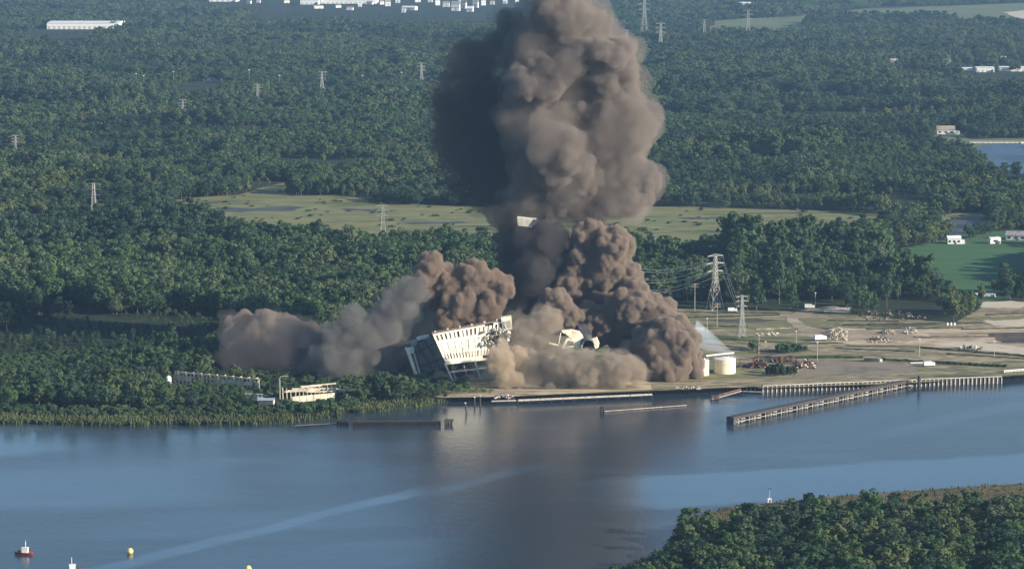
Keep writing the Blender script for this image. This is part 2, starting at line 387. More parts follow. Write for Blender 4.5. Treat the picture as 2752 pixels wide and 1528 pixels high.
M['nearmarsh'] = ground_mat('near_marsh', [(0.3, (0.06, 0.065, 0.035)), (0.5, (0.125, 0.11, 0.06)), (0.7, (0.15, 0.14, 0.07))], 0.03, 0.35)
near_land()

C_MARSH = [(430, 560), (440, 502), (600, 490), (690, 464), (722, 458), (728, 492), (840, 491), (960, 512), (1230, 520), (1650, 520), (2000, 527), (2140, 532), (2300, 552), (2170, 592), (1995, 612), (1968, 622), (1900, 634), (1700, 612), (1560, 600), (1240, 604), (1060, 614), (960, 612), (760, 604), (560, 582), (430, 578)]
C_FIELD = [(2190, 652), (2240, 630), (2400, 618), (2620, 606), (2620, 720), (2480, 762), (2380, 748)]
C_CREEK = [(2425, 372), (2500, 363), (2640, 360), (2640, 446), (2560, 436), (2500, 424), (2455, 394)]
C_POND = [(2362, 560), (2400, 548), (2470, 545), (2492, 556), (2485, 588), (2380, 592)]
C_FAR = [(1755, 80), (1800, 52), (1960, 44), (2180, 22), (2700, 4), (2700, 78), (2450, 64), (2250, 50), (2080, 52), (1960, 86), (1850, 88)]
C_HOUSES = [(2330, 152), (2700, 146), (2700, 186), (2400, 180)]
C_LOT = [(700, 209), (850, 209), (865, 228), (770, 228)]
C_SHOREHOUSE = [(2345, 330), (2400, 318), (2440, 350), (2640, 346), (2640, 366), (2420, 372), (2350, 350)]
C_HOMES = [(2350, 606), (2420, 586), (2640, 575), (2640, 612), (2240, 634)]
C_STRIP = [(2320, 548), (2400, 536), (2490, 534), (2490, 546), (2360, 556)]
zone('marsh_meadow', C_MARSH, M['marsh'], 0.10, 40, 8, 2)
zone('crop_field', C_FIELD, M['field'], 0.10, 30, 3, 3)
zone('far_meadow', C_FAR, M['meadow_far'], 0.3, 120, 25, 4)
zone('lawn', C_HOMES, M['field'], 0.25, 30, 2, 5)
zone('marsh_strip', C_STRIP, M['marsh'], 0.2, 30, 3, 6)
zone('shore_lawn', C_SHOREHOUSE, M['meadow_far'], 0.2, 40, 5, 7)
zone('creek', C_CREEK, M['creek'], 0.35, 60, 6, 8)
zone('pond', C_POND, M['pool'], 0.35, 40, 4, 9)
zone('parking_lot', C_LOT, M['pad'], 0.2, 60, 3, 10)
zone('bare_lot', [(2520, 32), (2600, 24), (2600, 50), (2560, 46)], M['sand'], 0.6, 80, 10, 11)
for k, P_ in enumerate([[(380, 540), (470, 534), (560, 538), (480, 543)], [(860, 524), (1000, 530), (960, 534), (870, 529)], [(1000, 560), (1160, 556), (1180, 559), (1040, 564)], [(1700, 548), (1880, 545), (1900, 548), (1740, 552)], [(430, 516), (520, 508), (600, 506), (500, 515)]]): zone('marsh_pool', P_, M['pool'], 0.3, 14, 5, 50 + k)
zone('marsh_pool', [(530, 526), (570, 520), (640, 524), (720, 518), (770, 522), (740, 530), (640, 531), (560, 532)], M['pool'], 0.3, 18, 6, 12)
C_YARD = [(1640, 776), (1850, 778), (1990, 782), (2100, 768), (2150, 790), (2400, 812), (2470, 772), (2480, 762), (2700, 752), (2700, 932), (2522, 946), (2300, 962), (1912, 976), (1900, 972), (1300, 996), (1240, 998), (1080, 1000), (1000, 960), (900, 900), (1000, 850), (1500, 800)]
zone('yard', C_YARD, M['yard'], 0.10, 30, 0.5, 13)
zone('yard_dirt', [(2040, 846), (2110, 822), (2260, 826), (2470, 820), (2640, 816), (2640, 892), (2450, 880), (2300, 868), (2140, 866)], M['yarddirt'], 0.14, 14, 5, 16)
zone('paved_pad', [(1990, 948), (2050, 908), (2180, 906), (2300, 920), (2312, 936), (2200, 942)], M['pad'], 0.22, 15, 1.0, 14)
zone('dirt_track', [(1976, 794), (2000, 784), (2098, 768), (2112, 772), (2040, 790), (2006, 802), (2030, 820), (2110, 836), (2080, 842), (2010, 832), (1984, 812)], M['dirt'], 0.22, 8, 1.5, 15)
for k, (uv, mt) in enumerate([([(2110, 830), (2160, 836), (2250, 838), (2330, 846), (2300, 858), (2180, 856), (2120, 848)], 'dirt'), ([(2330, 838), (2420, 836), (2480, 846), (2420, 856), (2340, 852)], 'dirt'),
        ([(2470, 806), (2640, 800), (2640, 822), (2500, 818)], 'sand'), ([(2330, 862), (2440, 858), (2640, 880), (2640, 896), (2450, 880)], 'sand'),
        ([(2480, 838), (2640, 834), (2640, 862), (2520, 862)], 'darkdirt'), ([(1760, 806), (1900, 800), (1960, 806), (1860, 812)], 'darkdirt'),
        ([(2130, 818), (2300, 812), (2380, 818), (2250, 822)], 'darkdirt'), ([(2080, 776), (2140, 772), (2136, 784), (2070, 786)], 'sand'), ([(1880, 886), (2000, 872), (2040, 880), (1940, 892)], 'darkdirt'),
        ([(2440, 762), (2540, 756), (2600, 764), (2560, 776), (2460, 772)], 'sand'), ([(1740, 826), (1770, 822), (1768, 832)], 'sand'), ([(2000, 842), (2060, 836), (2120, 842), (2050, 850)], 'dirt')]):
    zone('dirt_patch' if mt != 'sand' else 'sand_patch', uv, M[mt], 0.16 + 0.012 * k, 6, 1.8, 20 + k)
zone('quay_apron', [(1242, 997), (1300, 995), (1600, 981), (1640, 979), (1640, 962), (1600, 955), (1300, 965), (1100, 978), (1090, 996), (1180, 998)], M['yarddirt'], 0.15, 10, 1.0, 39)
zone('river_beach', [(738, 1060), (850, 1053), (852, 1051), (745, 1057)], M['pad'], -3.2, 5, 0.4, 40)

# ------------------------------------------------------------------ trees
def np_noise(P, seed=0):
    """value noise on an array of points"""
    P = np.asarray(P, np.float64); i = np.floor(P).astype(np.int64); f = P - i; f = f * f * (3 - 2 * f)
    def h(a, b, c):
        n = (a * 374761393 + b * 668265263 + c * 2147483647 + seed * 1274126177) & 0xFFFFFFFF
        n = ((n ^ (n >> 13)) * 1274126177) & 0xFFFFFFFF
        return ((n ^ (n >> 16)) & 0xFFFF) / 65535.0
    x, y, z = i[:, 0], i[:, 1], i[:, 2]; r = 0
    for dx in (0, 1):
        for dy in (0, 1):
            for dz in (0, 1):
                w = (f[:, 0] if dx else 1 - f[:, 0]) * (f[:, 1] if dy else 1 - f[:, 1]) * (f[:, 2] if dz else 1 - f[:, 2])
                r = r + w * h(x + dx, y + dy, z + dz)
    return r
def crown_mesh(seed, R, Hc, base, lobes, per, leaf):
    """leaf sprays over the shells of many small boughs"""
    g = np.random.default_rng(seed); V = []; 
    cent = []
    for k in range(lobes):
        a = g.uniform(0, 2 * math.pi); t = g.uniform(0, 1)
        rad = R * (0.25 + 0.62 * math.sin(math.pi * min(1, 0.15 + 0.75 * t)) ** 0.7) * math.sqrt(g.uniform(0.1, 1))
        cent.append((rad * math.cos(a), rad * math.sin(a), base + Hc * (0.08 + 0.84 * t), R * g.uniform(0.24, 0.44) * (1.12 - 0.3 * t)))
    cent.append((0, 0, base + Hc * 0.56, R * 0.66)); cent.append((0, 0, base + Hc * 0.56, R * 0.66)); cent.append((0, 0, base + Hc * 0.35, R * 0.6))
    for (cx, cy, cz, r) in cent:
        d = g.normal(size=(per, 3)); d[:, 2] += 0.35; d /= np.linalg.norm(d, axis=1)[:, None]
        c = np.array([cx, cy, cz]) + d * r * g.uniform(0.75, 1.12, (per, 1)) * np.array([1, 1, 0.85])
        n = d + g.normal(size=(per, 3)) * 0.34; n /= np.linalg.norm(n, axis=1)[:, None]
        a = np.cross(n, g.normal(size=(per, 3))); a /= np.linalg.norm(a, axis=1)[:, None]; b = np.cross(n, a)
        s = leaf * g.uniform(0.6, 1.35, (per, 1)); q = g.uniform(0.5, 1.0, (per, 1))
        V.append(np.stack([c - a * s - b * s * q * 0.3, c + b * s * q * -1.0 + a * s * 0.2, c + a * s, c + b * s * q + n * s * 0.25], 1).reshape(-1, 3))
    V = np.concatenate(V); F = np.arange(len(V)).reshape(-1, 4)
    return V, F
def trunk_mesh(seed, h, r):
    g = random.Random(seed); mb = MB()
    top = Vector((g.uniform(-.5, .5), g.uniform(-.5, .5), h * 0.55))
    mb.tube((0, 0, -0.6), top, r, r * 0.55, 7); mb.tube(top, top + Vector((g.uniform(-.6, .6), g.uniform(-.6, .6), h * 0.28)), r * 0.55, r * 0.2, 6)
    for k in range(5):
        a = g.uniform(0, 6.28); z = h * g.uniform(0.3, 0.55); p = Vector((top.x * z / (h * .55), top.y * z / (h * .55), z))
        mb.tube(p, p + Vector((math.cos(a) * h * .17, math.sin(a) * h * .17, h * g.uniform(.12, .25))), r * .35, r * .12, 5)
    return np.array([tuple(q) for q in mb.v]), mb.f
TREES = []      # (trunk mesh, crown mesh, joined mesh)
def make_tree_kind(seed, R, H, lobes, per, leaf, mat, joined=True):
    V, F = crown_mesh(seed, R, H * 0.78, H * 0.24, lobes, per, leaf)
    cr = mesh_np('crown_mesh', V, F); cr.materials.append(mat)
    tv, tf = trunk_mesh(seed, H, 0.03 * H * 0.8)
    tr = bpy.data.meshes.new('trunk_mesh'); tr.from_pydata([tuple(q) for q in tv], [], tf); tr.materials.append(M['bark'])
    jm = None
    if joined:
        jm = bpy.data.meshes.new('tree_mesh')
        jm.from_pydata([tuple(q) for q in tv] + [tuple(q) for q in V], [], list(tf) + [list(map(int, q + len(tv))) for q in F])
        jm.materials.append(M['bark']); jm.materials.append(mat)
        mi = np.ones(len(jm.polygons), np.int32); mi[:len(tf)] = 0; jm.polygons.foreach_set('material_index', mi); jm.update()
    TREES.append((tr, cr, jm))
for k, (R, H, lb) in enumerate([(7.6, 19, 22), (6.4, 20, 20), (8.6, 18, 25), (7.0, 22, 22), (6.0, 16, 18), (8.2, 20, 25), (4.8, 21, 18)]):
    make_tree_kind(100 + k, R, H, lb - 4, 50, 0.78, M[('leaf', 'leaf', 'leaf_teal', 'leaf_teal', 'leaf_olive', 'leaf', 'leaf_olive')[k]])
NK = len(TREES)
make_tree_kind(201, 5.0, 15, 14, 46, 0.6, M['leaf_dusty'], False); make_tree_kind(202, 4.2, 16, 13, 46, 0.6, M['leaf_dusty'], False)
make_tree_kind(203, 3.2, 5.0, 9, 46, 0.5, M['leaf'], True); make_tree_kind(204, 3.0, 4.2, 8, 46, 0.5, M['leaf_dusty'], False)
def tree(name, p, k, sc, rz, label, cat, group):
    o = thing(name, p, label, cat, group, rz); o.scale = sc
    link('trunk', TREES[k][0], None, o); link('crown', TREES[k][1], None, o)
    return o

# scatter: jittered grid whose step widens with distance
def in_any(polys, u, v):
    r = np.zeros(np.shape(u), bool)
    for p in polys: r |= inside(p, u, v)
    return r
F_FRONT = [(-400, 935), (0, 912), (100, 886), (250, 890), (420, 880), (560, 872), (700, 856), (900, 840), (1050, 790), (1640, 766), (1845, 768), (1860, 786), (1990, 782), (2020, 774), (2110, 766), (2150, 792), (2400, 812), (2455, 790), (2475, 762), (2700, 752), (3400, 745)]
fu, fv = np.array(F_FRONT, float).T
CLEAR = []
def clear_at(u, v, rx, fr, bk=14.0):
    p = ground(u, v); CLEAR.append((p.x, p.y, rx, fr, bk))
def forest_points():
    out = []; d = 2400.0
    while d < 12600:
        st = 11.0 + max(0, d - 2600) * 0.0007
        hw = d * (CX * 1.16) / FOC + 60
        x = np.arange(-hw, hw, st); n = len(x)
        xs = x + rng.uniform(-0.45, 0.45, n) * st; ys = d + rng.uniform(-0.5, 0.5, n) * st
        out.append(np.stack([xs, ys, np.full(n, st)], 1)); d += st
    P = np.concatenate(out)
    u, v = pix(P[:, 0], P[:, 1], LZ)
    ok = v < np.interp(u, fu, fv)
    ok &= ~in_any([C_MARSH, C_FIELD, C_CREEK, C_POND, C_FAR, C_LOT, C_SHOREHOUSE, C_HOMES, C_STRIP], u, v)
    thin = rng.uniform(size=len(P))
    ok &= ~(inside(C_HOUSES, u, v) & (thin < 0.75))
    q = P[:, :2] / 140.0; gap = np_noise(np.c_[q, np.zeros(len(q))], 5)
    ok &= ~((gap < 0.2) & (thin < 0.55))
    cut = np_noise(np.c_[P[:, 0] / 320.0, P[:, 1] / 85.0, np.zeros(len(q))], 17) + 0.25 * np_noise(np.c_[P[:, :2] / 40.0, np.zeros(len(q))], 18)
    ok &= ~((cut < 0.36) & (thin < 0.95))
    P = P[ok]
    # the wood is made of stands: each with its own age and leading species, parted by narrow breaks
    ns_ = 620; sd = np.c_[rng.uniform(-2600, 2600, ns_), 2400 + rng.uniform(0, 1, ns_) ** 0.8 * 10400]
    wx = P[:, 0] + 90 * (np_noise(np.c_[P[:, :2] / 110.0, np.zeros(len(P))], 41) - .5); wy = P[:, 1] + 90 * (np_noise(np.c_[P[:, :2] / 110.0, np.ones(len(P))], 42) - .5)
    D1 = np.full(len(P), 1e9); D2 = D1.copy(); ID = np.zeros(len(P), int)
    for k in range(ns_):
        dd = np.hypot((wx - sd[k, 0]) * 0.7, wy - sd[k, 1]); c1 = dd < D1
        D2 = np.where(c1, D1, np.minimum(D2, dd)); ID = np.where(c1, k, ID); D1 = np.where(c1, dd, D1)
    keep = (D2 - D1) > 9
    P = P[keep]; global STAND
    STAND = ID[keep]; low = np.zeros(len(P), bool); keep = np.ones(len(P), bool)
    for hx, hy, rx, fr, bk in CLEAR:           # gardens and lots before buildings: only scrub grows there
        dx, dy = np.abs(P[:, 0] - hx), P[:, 1] - hy
        low |= (dx < rx) & (dy > -fr) & (dy < bk); keep &= ~((dx < rx) & (dy > -12) & (dy < bk))
    STAND = STAND[keep]
    return P[keep], low[keep]
for a in [(207, 76, 122, 900, 60), (533, 208, 45, 420), (590, 12, 130, 900, 1200), (850, 30, 260, 1100, 1600), (1180, 34, 190, 1000, 1600), (1000, 34, 130, 1000, 1600), (1880, 16, 60, 500), (2246, 168, 40, 380), (2370, 162, 30, 330), (2380, 340, 32, 240),
          (15, 172, 40, 300), (720, 12, 60, 900, 1200), (2425, 182, 40, 420), (2480, 184, 45, 420), (2560, 182, 90, 420), (2450, 158, 25, 250), (2524, 154, 20, 250)]: clear_at(*a)
PT, LOW = forest_points()
nT = len(PT)
ridge = np_noise(np.c_[PT[:, 0] / 130.0, PT[:, 1] / 62.0, np.zeros(nT)], 23)
hgt = np.clip((ridge - 0.32) * 3.0, 0, 1) * 0.55 - 0.2 + np_noise(np.c_[PT[:, :2] / 45.0, np.zeros(nT)], 9) * 0.3 + np_noise(np.c_[PT[:, :2] / 230.0, np.zeros(nT)], 11) * 0.4
sc0 = (0.52 + hgt) * rng.uniform(0.85, 1.18, nT)
sc0 = sc0 * rng.uniform(0.8, 1.22, nT); wide = sc0 * (PT[:, 2] / 11.0) * rng.uniform(0.9, 1.2, nT)
st_h = rng.uniform(0.66, 1.16, 700)[STAND]; sc0 = sc0 * st_h; wide = wide * (0.5 + 0.5 * st_h)
SCL = np.c_[wide, wide, sc0 * 1.02]; SCL[LOW] *= 0.15
gu, gv = pix(PT[:, 0], PT[:, 1], LZ); SCL[inside([(-200, 925), (0, 846), (120, 806), (300, 792), (480, 788), (600, 800), (600, 885), (400, 872), (250, 892), (120, 920)], gu, gv)] *= 0.3; SCL[(gu > 1835) & (gu < 2480) & (gv > 640)] *= np.array([1.35, 1.35, 1.65])
KIND = rng.integers(0, NK, nT); KIND = np.where(rng.uniform(size=nT) < 0.62, rng.integers(0, NK, 700)[STAND], KIND); ROT = rng.uniform(0, 6.28, nT)
def scatter(name, P, scl, kind, rot, label):
    me = bpy.data.meshes.new(name); me.vertices.add(len(P)); me.vertices.foreach_set('co', np.ascontiguousarray(P, np.float32).ravel())
    a = me.attributes.new('scl', 'FLOAT_VECTOR', 'POINT'); a.data.foreach_set('vector', np.ascontiguousarray(scl, np.float32).ravel())
    a = me.attributes.new('kindno', 'INT', 'POINT'); a.data.foreach_set('value', np.ascontiguousarray(kind, np.int32))
    a = me.attributes.new('rotv', 'FLOAT_VECTOR', 'POINT'); a.data.foreach_set('vector', np.ascontiguousarray(np.c_[rot * 0, rot * 0, rot], np.float32).ravel())
    o = link(name, me)
    ng = bpy.data.node_groups.new(name + '_nodes', 'GeometryNodeTree')
    ng.interface.new_socket('Geometry', in_out='INPUT', socket_type='NodeSocketGeometry'); ng.interface.new_socket('Geometry', in_out='OUTPUT', socket_type='NodeSocketGeometry')
    n, l = ng.nodes, ng.links
    gi, go = n.new('NodeGroupInput'), n.new('NodeGroupOutput')
    iop = n.new('GeometryNodeInstanceOnPoints'); l.new(gi.outputs[0], iop.inputs['Points'])
    ci = n.new('GeometryNodeCollectionInfo'); ci.inputs['Collection'].default_value = PROTO; ci.inputs['Separate Children'].default_value = True; ci.inputs['Reset Children'].default_value = True
    l.new(ci.outputs[0], iop.inputs['Instance']); iop.inputs['Pick Instance'].default_value = True
    def attr(nm, t):
        q = n.new('GeometryNodeInputNamedAttribute'); q.data_type = t; q.inputs[0].default_value = nm; return q.outputs[0]
    l.new(attr('kindno', 'INT'), iop.inputs['Instance Index']); l.new(attr('scl', 'FLOAT_VECTOR'), iop.inputs['Scale'])
    er = n.new('FunctionNodeEulerToRotation'); l.new(attr('rotv', 'FLOAT_VECTOR'), er.inputs[0]); l.new(er.outputs[0], iop.inputs['Rotation'])
    l.new(iop.outputs[0], go.inputs[0])
    md = o.modifiers.new('scatter', 'NODES'); md.node_group = ng
    return tag(o, label, 'forest', None, 'stuff')
PROTO = bpy.data.collections.new('tree_kinds')
for k in range(NK):
    q = bpy.data.objects.new('tree_kind_%d' % k, TREES[k][2]); PROTO.objects.link(q)
q = bpy.data.objects.new('tree_kind_%d' % NK, TREES[NK + 2][2]); PROTO.objects.link(q)
rest = np.ones(nT, bool)
print('forest', nT)
scatter('forest', np.c_[PT[rest, :2], np.full(rest.sum(), LZ)], SCL[rest], KIND[rest], ROT[rest], 'vast green woodland stretching behind the river to the far town')

# trees on the near bank, lower right: the 300 nearest as trees of their own
E_TREES = [(1500, 1520), (1560, 1452), (1612, 1432), (1672, 1412), (1700, 1372), (1725, 1345), (1800, 1338), (1960, 1330), (2080, 1325), (2100, 1292), (2200, 1278), (2330, 1290), (2480, 1296), (2520, 1282), (2640, 1284), (2760, 1560), (1400, 1700)]
pts = []
y = 1380.0
while y < 2050:
    x = 10.0
    while x < 420:
        px, py = x + random.uniform(-3.2, 3.2), y + random.uniform(-3.2, 3.2)
        u, v = pix(px, py, NZ)
        if inside(E_TREES, np.array([u]), np.array([v]))[0] and u < 2760 and v < 1530 and random.random() < 0.86: pts.append((px, py, u, v))
        x += 10.4
    y += 10.4
print('near bank', len(pts))
pts.sort(key=lambda p: p[1])
rr_ = random.Random(11); near_rest = []; n_single = 0
for i, (px, py, u, v) in enumerate(pts):
    s = rr_.choice((rr_.uniform(0.42, 0.75), rr_.uniform(0.7, 1.12))) * (0.8 if u < 1720 else 1.0); k = rr_.randrange(NK)
    sc = (s * rr_.uniform(1.0, 1.25), s * rr_.uniform(1.0, 1.25), s * 0.85)
    if u < 2590 and v < 1462 and n_single < 190:
        n_single += 1
        w = ('at the water edge tip of the near wood, lower centre', 'tip') if u < 1800 else ('in the near wood, left half of it', 'left half') if u < 2180 else ('in the near wood, right half of it', 'right half')
        tree('leafy_tree', (px, py, NZ), k, sc, rr_.uniform(0, 6.28), 'leafy green tree ' + w[0], 'tree', 'near wood trees, ' + w[1])
    else: near_rest.append((px, py, k, sc, rr_.uniform(0, 6.28)))
print('near single', n_single)
if near_rest:
    scatter('near_wood', np.array([(a, b, NZ) for a, b, *_ in near_rest]), np.array([q[3] for q in near_rest]), np.array([q[2] for q in near_rest]), np.array([q[4] for q in near_rest]), 'farther part of the dense green wood along the brown marsh on the near bank')
for u, v, s in [(1990, 1268, 0.8), (2030, 1262, 1.0), (2065, 1258, 0.7), (2330, 1250, 0.6), (1905, 1282, 0.6), (1780, 1300, 0.9)]:
    tree('shrub', ground(u, v, NZ), NK + 2, (s, s, s), u, 'low dark shrub on the brown marsh edge of the near bank', 'shrub', 'shrubs on the near marsh edge')

# trees on the far shore left of the plant
L_TREES = [(-60, 1050), (-60, 975), (100, 958), (220, 925), (400, 890), (555, 880), (560, 925), (470, 945), (480, 975), (640, 985), (660, 1030), (640, 1048), (300, 1052)]
lp = []
y = 2175.0
while y < 2760:
    x = -470.0
    while x < -180:
        px, py = x + random.uniform(-3.4, 3.4), y + random.uniform(-3.4, 3.4); u, v = pix(px, py, LZ)
        if inside(L_TREES, np.array([u]), np.array([v]))[0] and random.random() < 0.86: lp.append((px, py, u, v))
        x += 11
    y += 11
print('left bank', len(lp))
left_rest = []
for i, (px, py, u, v) in enumerate(lp):
    s = rr_.uniform(0.6, 0.95) * (0.42 if u > 430 and v > 962 else 1.0); k = rr_.randrange(NK)
    if i >= 60: left_rest.append((px, py, k, (s, s, s), rr_.uniform(0, 6.28))); continue
    tree('leafy_tree', (px, py, LZ), k, (s, s, s), rr_.uniform(0, 6.28), 'leafy tree in the front rows behind the reeds on the left shore', 'tree', 'trees on the far left shore')
scatter('shore_wood', np.array([(a, b, LZ) for a, b, *_ in left_rest]), np.array([q[3] for q in left_rest]), np.array([q[2] for q in left_rest]), np.array([q[4] for q in left_rest]), 'sunlit wood behind the front trees of the left shore')
for u, v, s in [(505, 942, 1.05), (520, 945, 0.9), (595, 958, 0.75), (630, 962, 0.7), (485, 1026, 0.62), (575, 1030, 0.66), (500, 950, .8), (690, 985, 0.6), (545, 1020, .45), (610, 1020, .5), (520, 1026, .5)]:
    tree('leafy_tree', ground(u, v), rr_.randrange(NK), (s, s, s * .95), rr_.uniform(0, 6.28), 'leafy tree around the pale ruined sheds on the left shore', 'tree', 'trees around the ruined sheds')
for u, v, s, k in [(940, 1000, 0.95, 0), (965, 1004, 1.1, 1), (985, 1004, 0.9, 0), (1010, 1006, 0.95, 5), (955, 1008, 0.8, 3), (1035, 1004, 0.75, 0), (930, 1006, 0.7, 2), (915, 1012, 0.6, 4), (1000, 1010, .7, 3), (975, 1010, .75, 6)]:
    tree('leafy_tree', ground(u, v), k, (s, s, s), rr_.uniform(0, 6.28), 'leafy tree on the shore before the leaning plant building', 'tree', 'trees before the leaning building')
for u, v, s, k in [(1050, 1002, 0.7, 0), (1075, 1000, 0.75, 1), (1100, 1000, 0.55, 0), (1062, 1006, 0.6, 1), (1120, 1001, 0.45, 0), (1090, 1004, .5, 1)]:
    tree('dusty_tree', ground(u, v), NK + k, (s, s, s), rr_.uniform(0, 6.28), 'dust covered tree below the bright facade of the leaning building', 'tree', 'dusty trees below the facade')
for u, v, s in [(712, 1036, 1.0), (735, 1036, 1.2), (760, 1036, 1.3), (790, 1034, 1.2), (815, 1034, 1.3), (838, 1030, 1.0), (700, 1030, 1.0), (865, 1026, 1.1), (890, 1022, 1.2), (775, 1040, 1.0), (830, 1018, .9), (870, 1012, 1.1)]:
    tree('shrub', ground(u, v), NK + 2, (s, s, s * 1.1), u, 'green shrub on the bank below the white wall', 'shrub', 'shrubs below the white wall')
for u, v, s in [(1935, 944, 1.2), (1950, 946, 1.3), (1968, 946, 1.3), (1985, 944, 1.2), (1998, 942, 1.0), (1960, 940, 1.4), (1942, 938, 1.2)]:
    tree('shrub', ground(u, v), NK + 3, (s, s, s * 1.35), u, 'grey green shrub before the rusty scrap beside the tanks', 'shrub', 'shrubs before the scrap')
for u, v, s in [(1893, 882, 1.5), (1900, 880, 1.2), (1960, 886, 1.2), (1975, 884, 1.4), (1995, 884, 1.2), (2010, 884, 1.0), (1985, 888, 1.0), (2025, 882, .8)]:
    tree('shrub', ground(u, v), NK + 2, (s, s, s * 1.1), u, 'dark shrub in the middle of the demolition yard', 'shrub', 'shrubs in the yard')
for u, v, s in [(2500, 738, 0.8), (2515, 742, 0.9), (2535, 744, 1.0), (2555, 742, 0.95), (2575, 744, 1.0), (2525, 735, 1.25), (2545, 736, .9), (2565, 738, 0.9), (2590, 742, 1.0)]:
    tree('leafy_tree', ground(u, v), rr_.randrange(NK), (s, s, s), rr_.uniform(0, 6.28), 'tree in the small clump before the crop field at right edge', 'tree', 'trees before the crop field')
for u, v, s in [(2440, 606, .8), (2455, 600, .9), (2475, 598, .95), (2430, 590, .7), (2500, 575, 1.0), (2520, 572, 1.1), (2490, 590, .8), (2545, 566, 1.0), (2570, 562, 1.1), (2350, 618, .8), (2330, 622, .9), (2365, 612, .7)]:
    tree('leafy_tree', ground(u, v), rr_.randrange(NK), (s, s, s), rr_.uniform(0, 6.28), 'tree among the white houses beyond the crop field', 'tree', 'trees among the white houses')
for u, v, s in [(1345, 625, 1.1), (2030, 624, 1.0), (2060, 622, 1.1), (2095, 622, 1.2), (2130, 622, 1.1), (2165, 618, 1.2), (2000, 632, 1.0), (1985, 640, .9), (2080, 616, 1.0), (2120, 618, 1.0), (2200, 620, 1.0), (2230, 618, 1.0), (2260, 610, 1), (2300, 606, 1.0), (1800, 622, .7), (1770, 620, .7), (1835, 622, .8)]:
    tree('leafy_tree', ground(u, v), rr_.randrange(NK), (s * 1.15, s * 1.15, s), rr_.uniform(0, 6.28), 'big tree standing at the near edge of the marsh meadow', 'tree', 'trees at the near edge of the marsh')

us, vs = rng.uniform(-40, 1180, 5200), rng.uniform(842, 1046, 5200)
okb = (vs < np.interp(us, [p[0] for p in SHORE], [p[1] for p in SHORE]) - 24) & (vs > np.interp(us, fu, fv) - 8) & ~((us > 640) & (us < 880) & (vs > 985) & (vs < 1030) & (rng.uniform(size=5200) < .7))
gb = [ground(a, b) for a, b in zip(us[okb], vs[okb])]; nb_ = len(gb); sb_ = rng.uniform(.35, 1.0, nb_)
scatter('scrub', np.array([tuple(p) for p in gb]), np.c_[sb_, sb_, sb_ * .8], np.full(nb_, NK), rng.uniform(0, 6, nb_), 'low scrub covering the left shore around the ruins and trees')
um, vm = rng.uniform(300, 2150, 900), rng.uniform(462, 612, 900); okm = inside(C_MARSH, um, vm) & (np_noise(np.c_[um / 60, vm / 8, um * 0], 4) > .55)
gm = [ground(a, b) for a, b in zip(um[okm], vm[okm])]; sm_ = rng.uniform(.3, .9, len(gm))
scatter('marsh_scrub', np.array([tuple(p) for p in gm]), np.c_[sm_ * 1.6, sm_ * 1.6, sm_ * .6], np.full(len(gm), NK), rng.uniform(0, 6, len(gm)), 'low bushes dotted over the marsh meadow')
# reeds along the left shore and grass on the near marsh
def reeds(name, P, hmin, hmax, w, label, mat, seed=1):
    g = np.random.default_rng(seed); n = len(P); P = np.asarray(P, float)
    h = g.uniform(hmin, hmax, n); a = g.uniform(0, math.pi, n); w = w * g.uniform(0.5, 1.3, n)
    lx, ly = g.normal(0, 0.18, n) * h, g.normal(0, 0.12, n) * h; dx, dy = np.cos(a) * w, np.sin(a) * w
    V = np.stack([P - np.c_[dx, dy, 0 * h + 0.3], P + np.c_[dx, dy, 0 * h - 0.3], P + np.c_[dx * .8 + lx * .6, dy * .8 + ly * .6, h * .75], P + np.c_[lx, ly, h], P + np.c_[lx * .6 - dx * .9, ly * .6 - dy * .9, h * .7]], 1).reshape(-1, 3)
    o = link(name, mesh_np(name, V, np.arange(len(V)).reshape(-1, 5)), mat); return tag(o, label, 'reeds', None, 'stuff')
pr = []; g = np.random.default_rng(5); fs = np.array([(p.x, p.y) for p in fine_shore if p.x > -520])
for k in range(17000):
    i = g.integers(0, len(fs) - 1); t = g.uniform(); b = fs[i] * (1 - t) + fs[i + 1] * t
    cl = np_noise(np.array([[b[0] / 7.0, b[1] / 9.0, 0]]), 3)[0]
    back = g.uniform(0, 1) ** 1.5 * 19 + (4.0 if cl < 0.42 else 0.2); u, v = pix(b[0], b[1], 0)
    if 735 < u < 850 and g.uniform() < 0.9: continue
    pr.append((b[0] + g.normal(0, .5), b[1] + back, min(LZ, back / 26 * LZ)))
reeds('reed_fringe', pr, 1.6, 4.0, 0.5, 'ragged fringe of tall green reeds along the left shore', M['reed'], 2)
pg = []
na = np.array([(p.x, p.y) for p in nl if p.x < 420])
for k in range(5200):
    i = g.integers(0, len(na) - 1); t = g.uniform(); b = na[i] * (1 - t) + na[i + 1] * t
    pg.append((b[0] + g.normal(0, 1), b[1] - 3 - g.uniform(0, 55), NZ))
M['marshreed'] = leaf_mat('marsh_reed', [(0.2, (0.07, 0.065, 0.03)), (0.5, (0.13, 0.11, 0.055)), (0.8, (0.17, 0.15, 0.07))], 0.3)
reeds('marsh_grass', pg, 0.5, 1.5, 0.5, 'brown and green marsh grass on the near bank', M['marshreed'], 4)
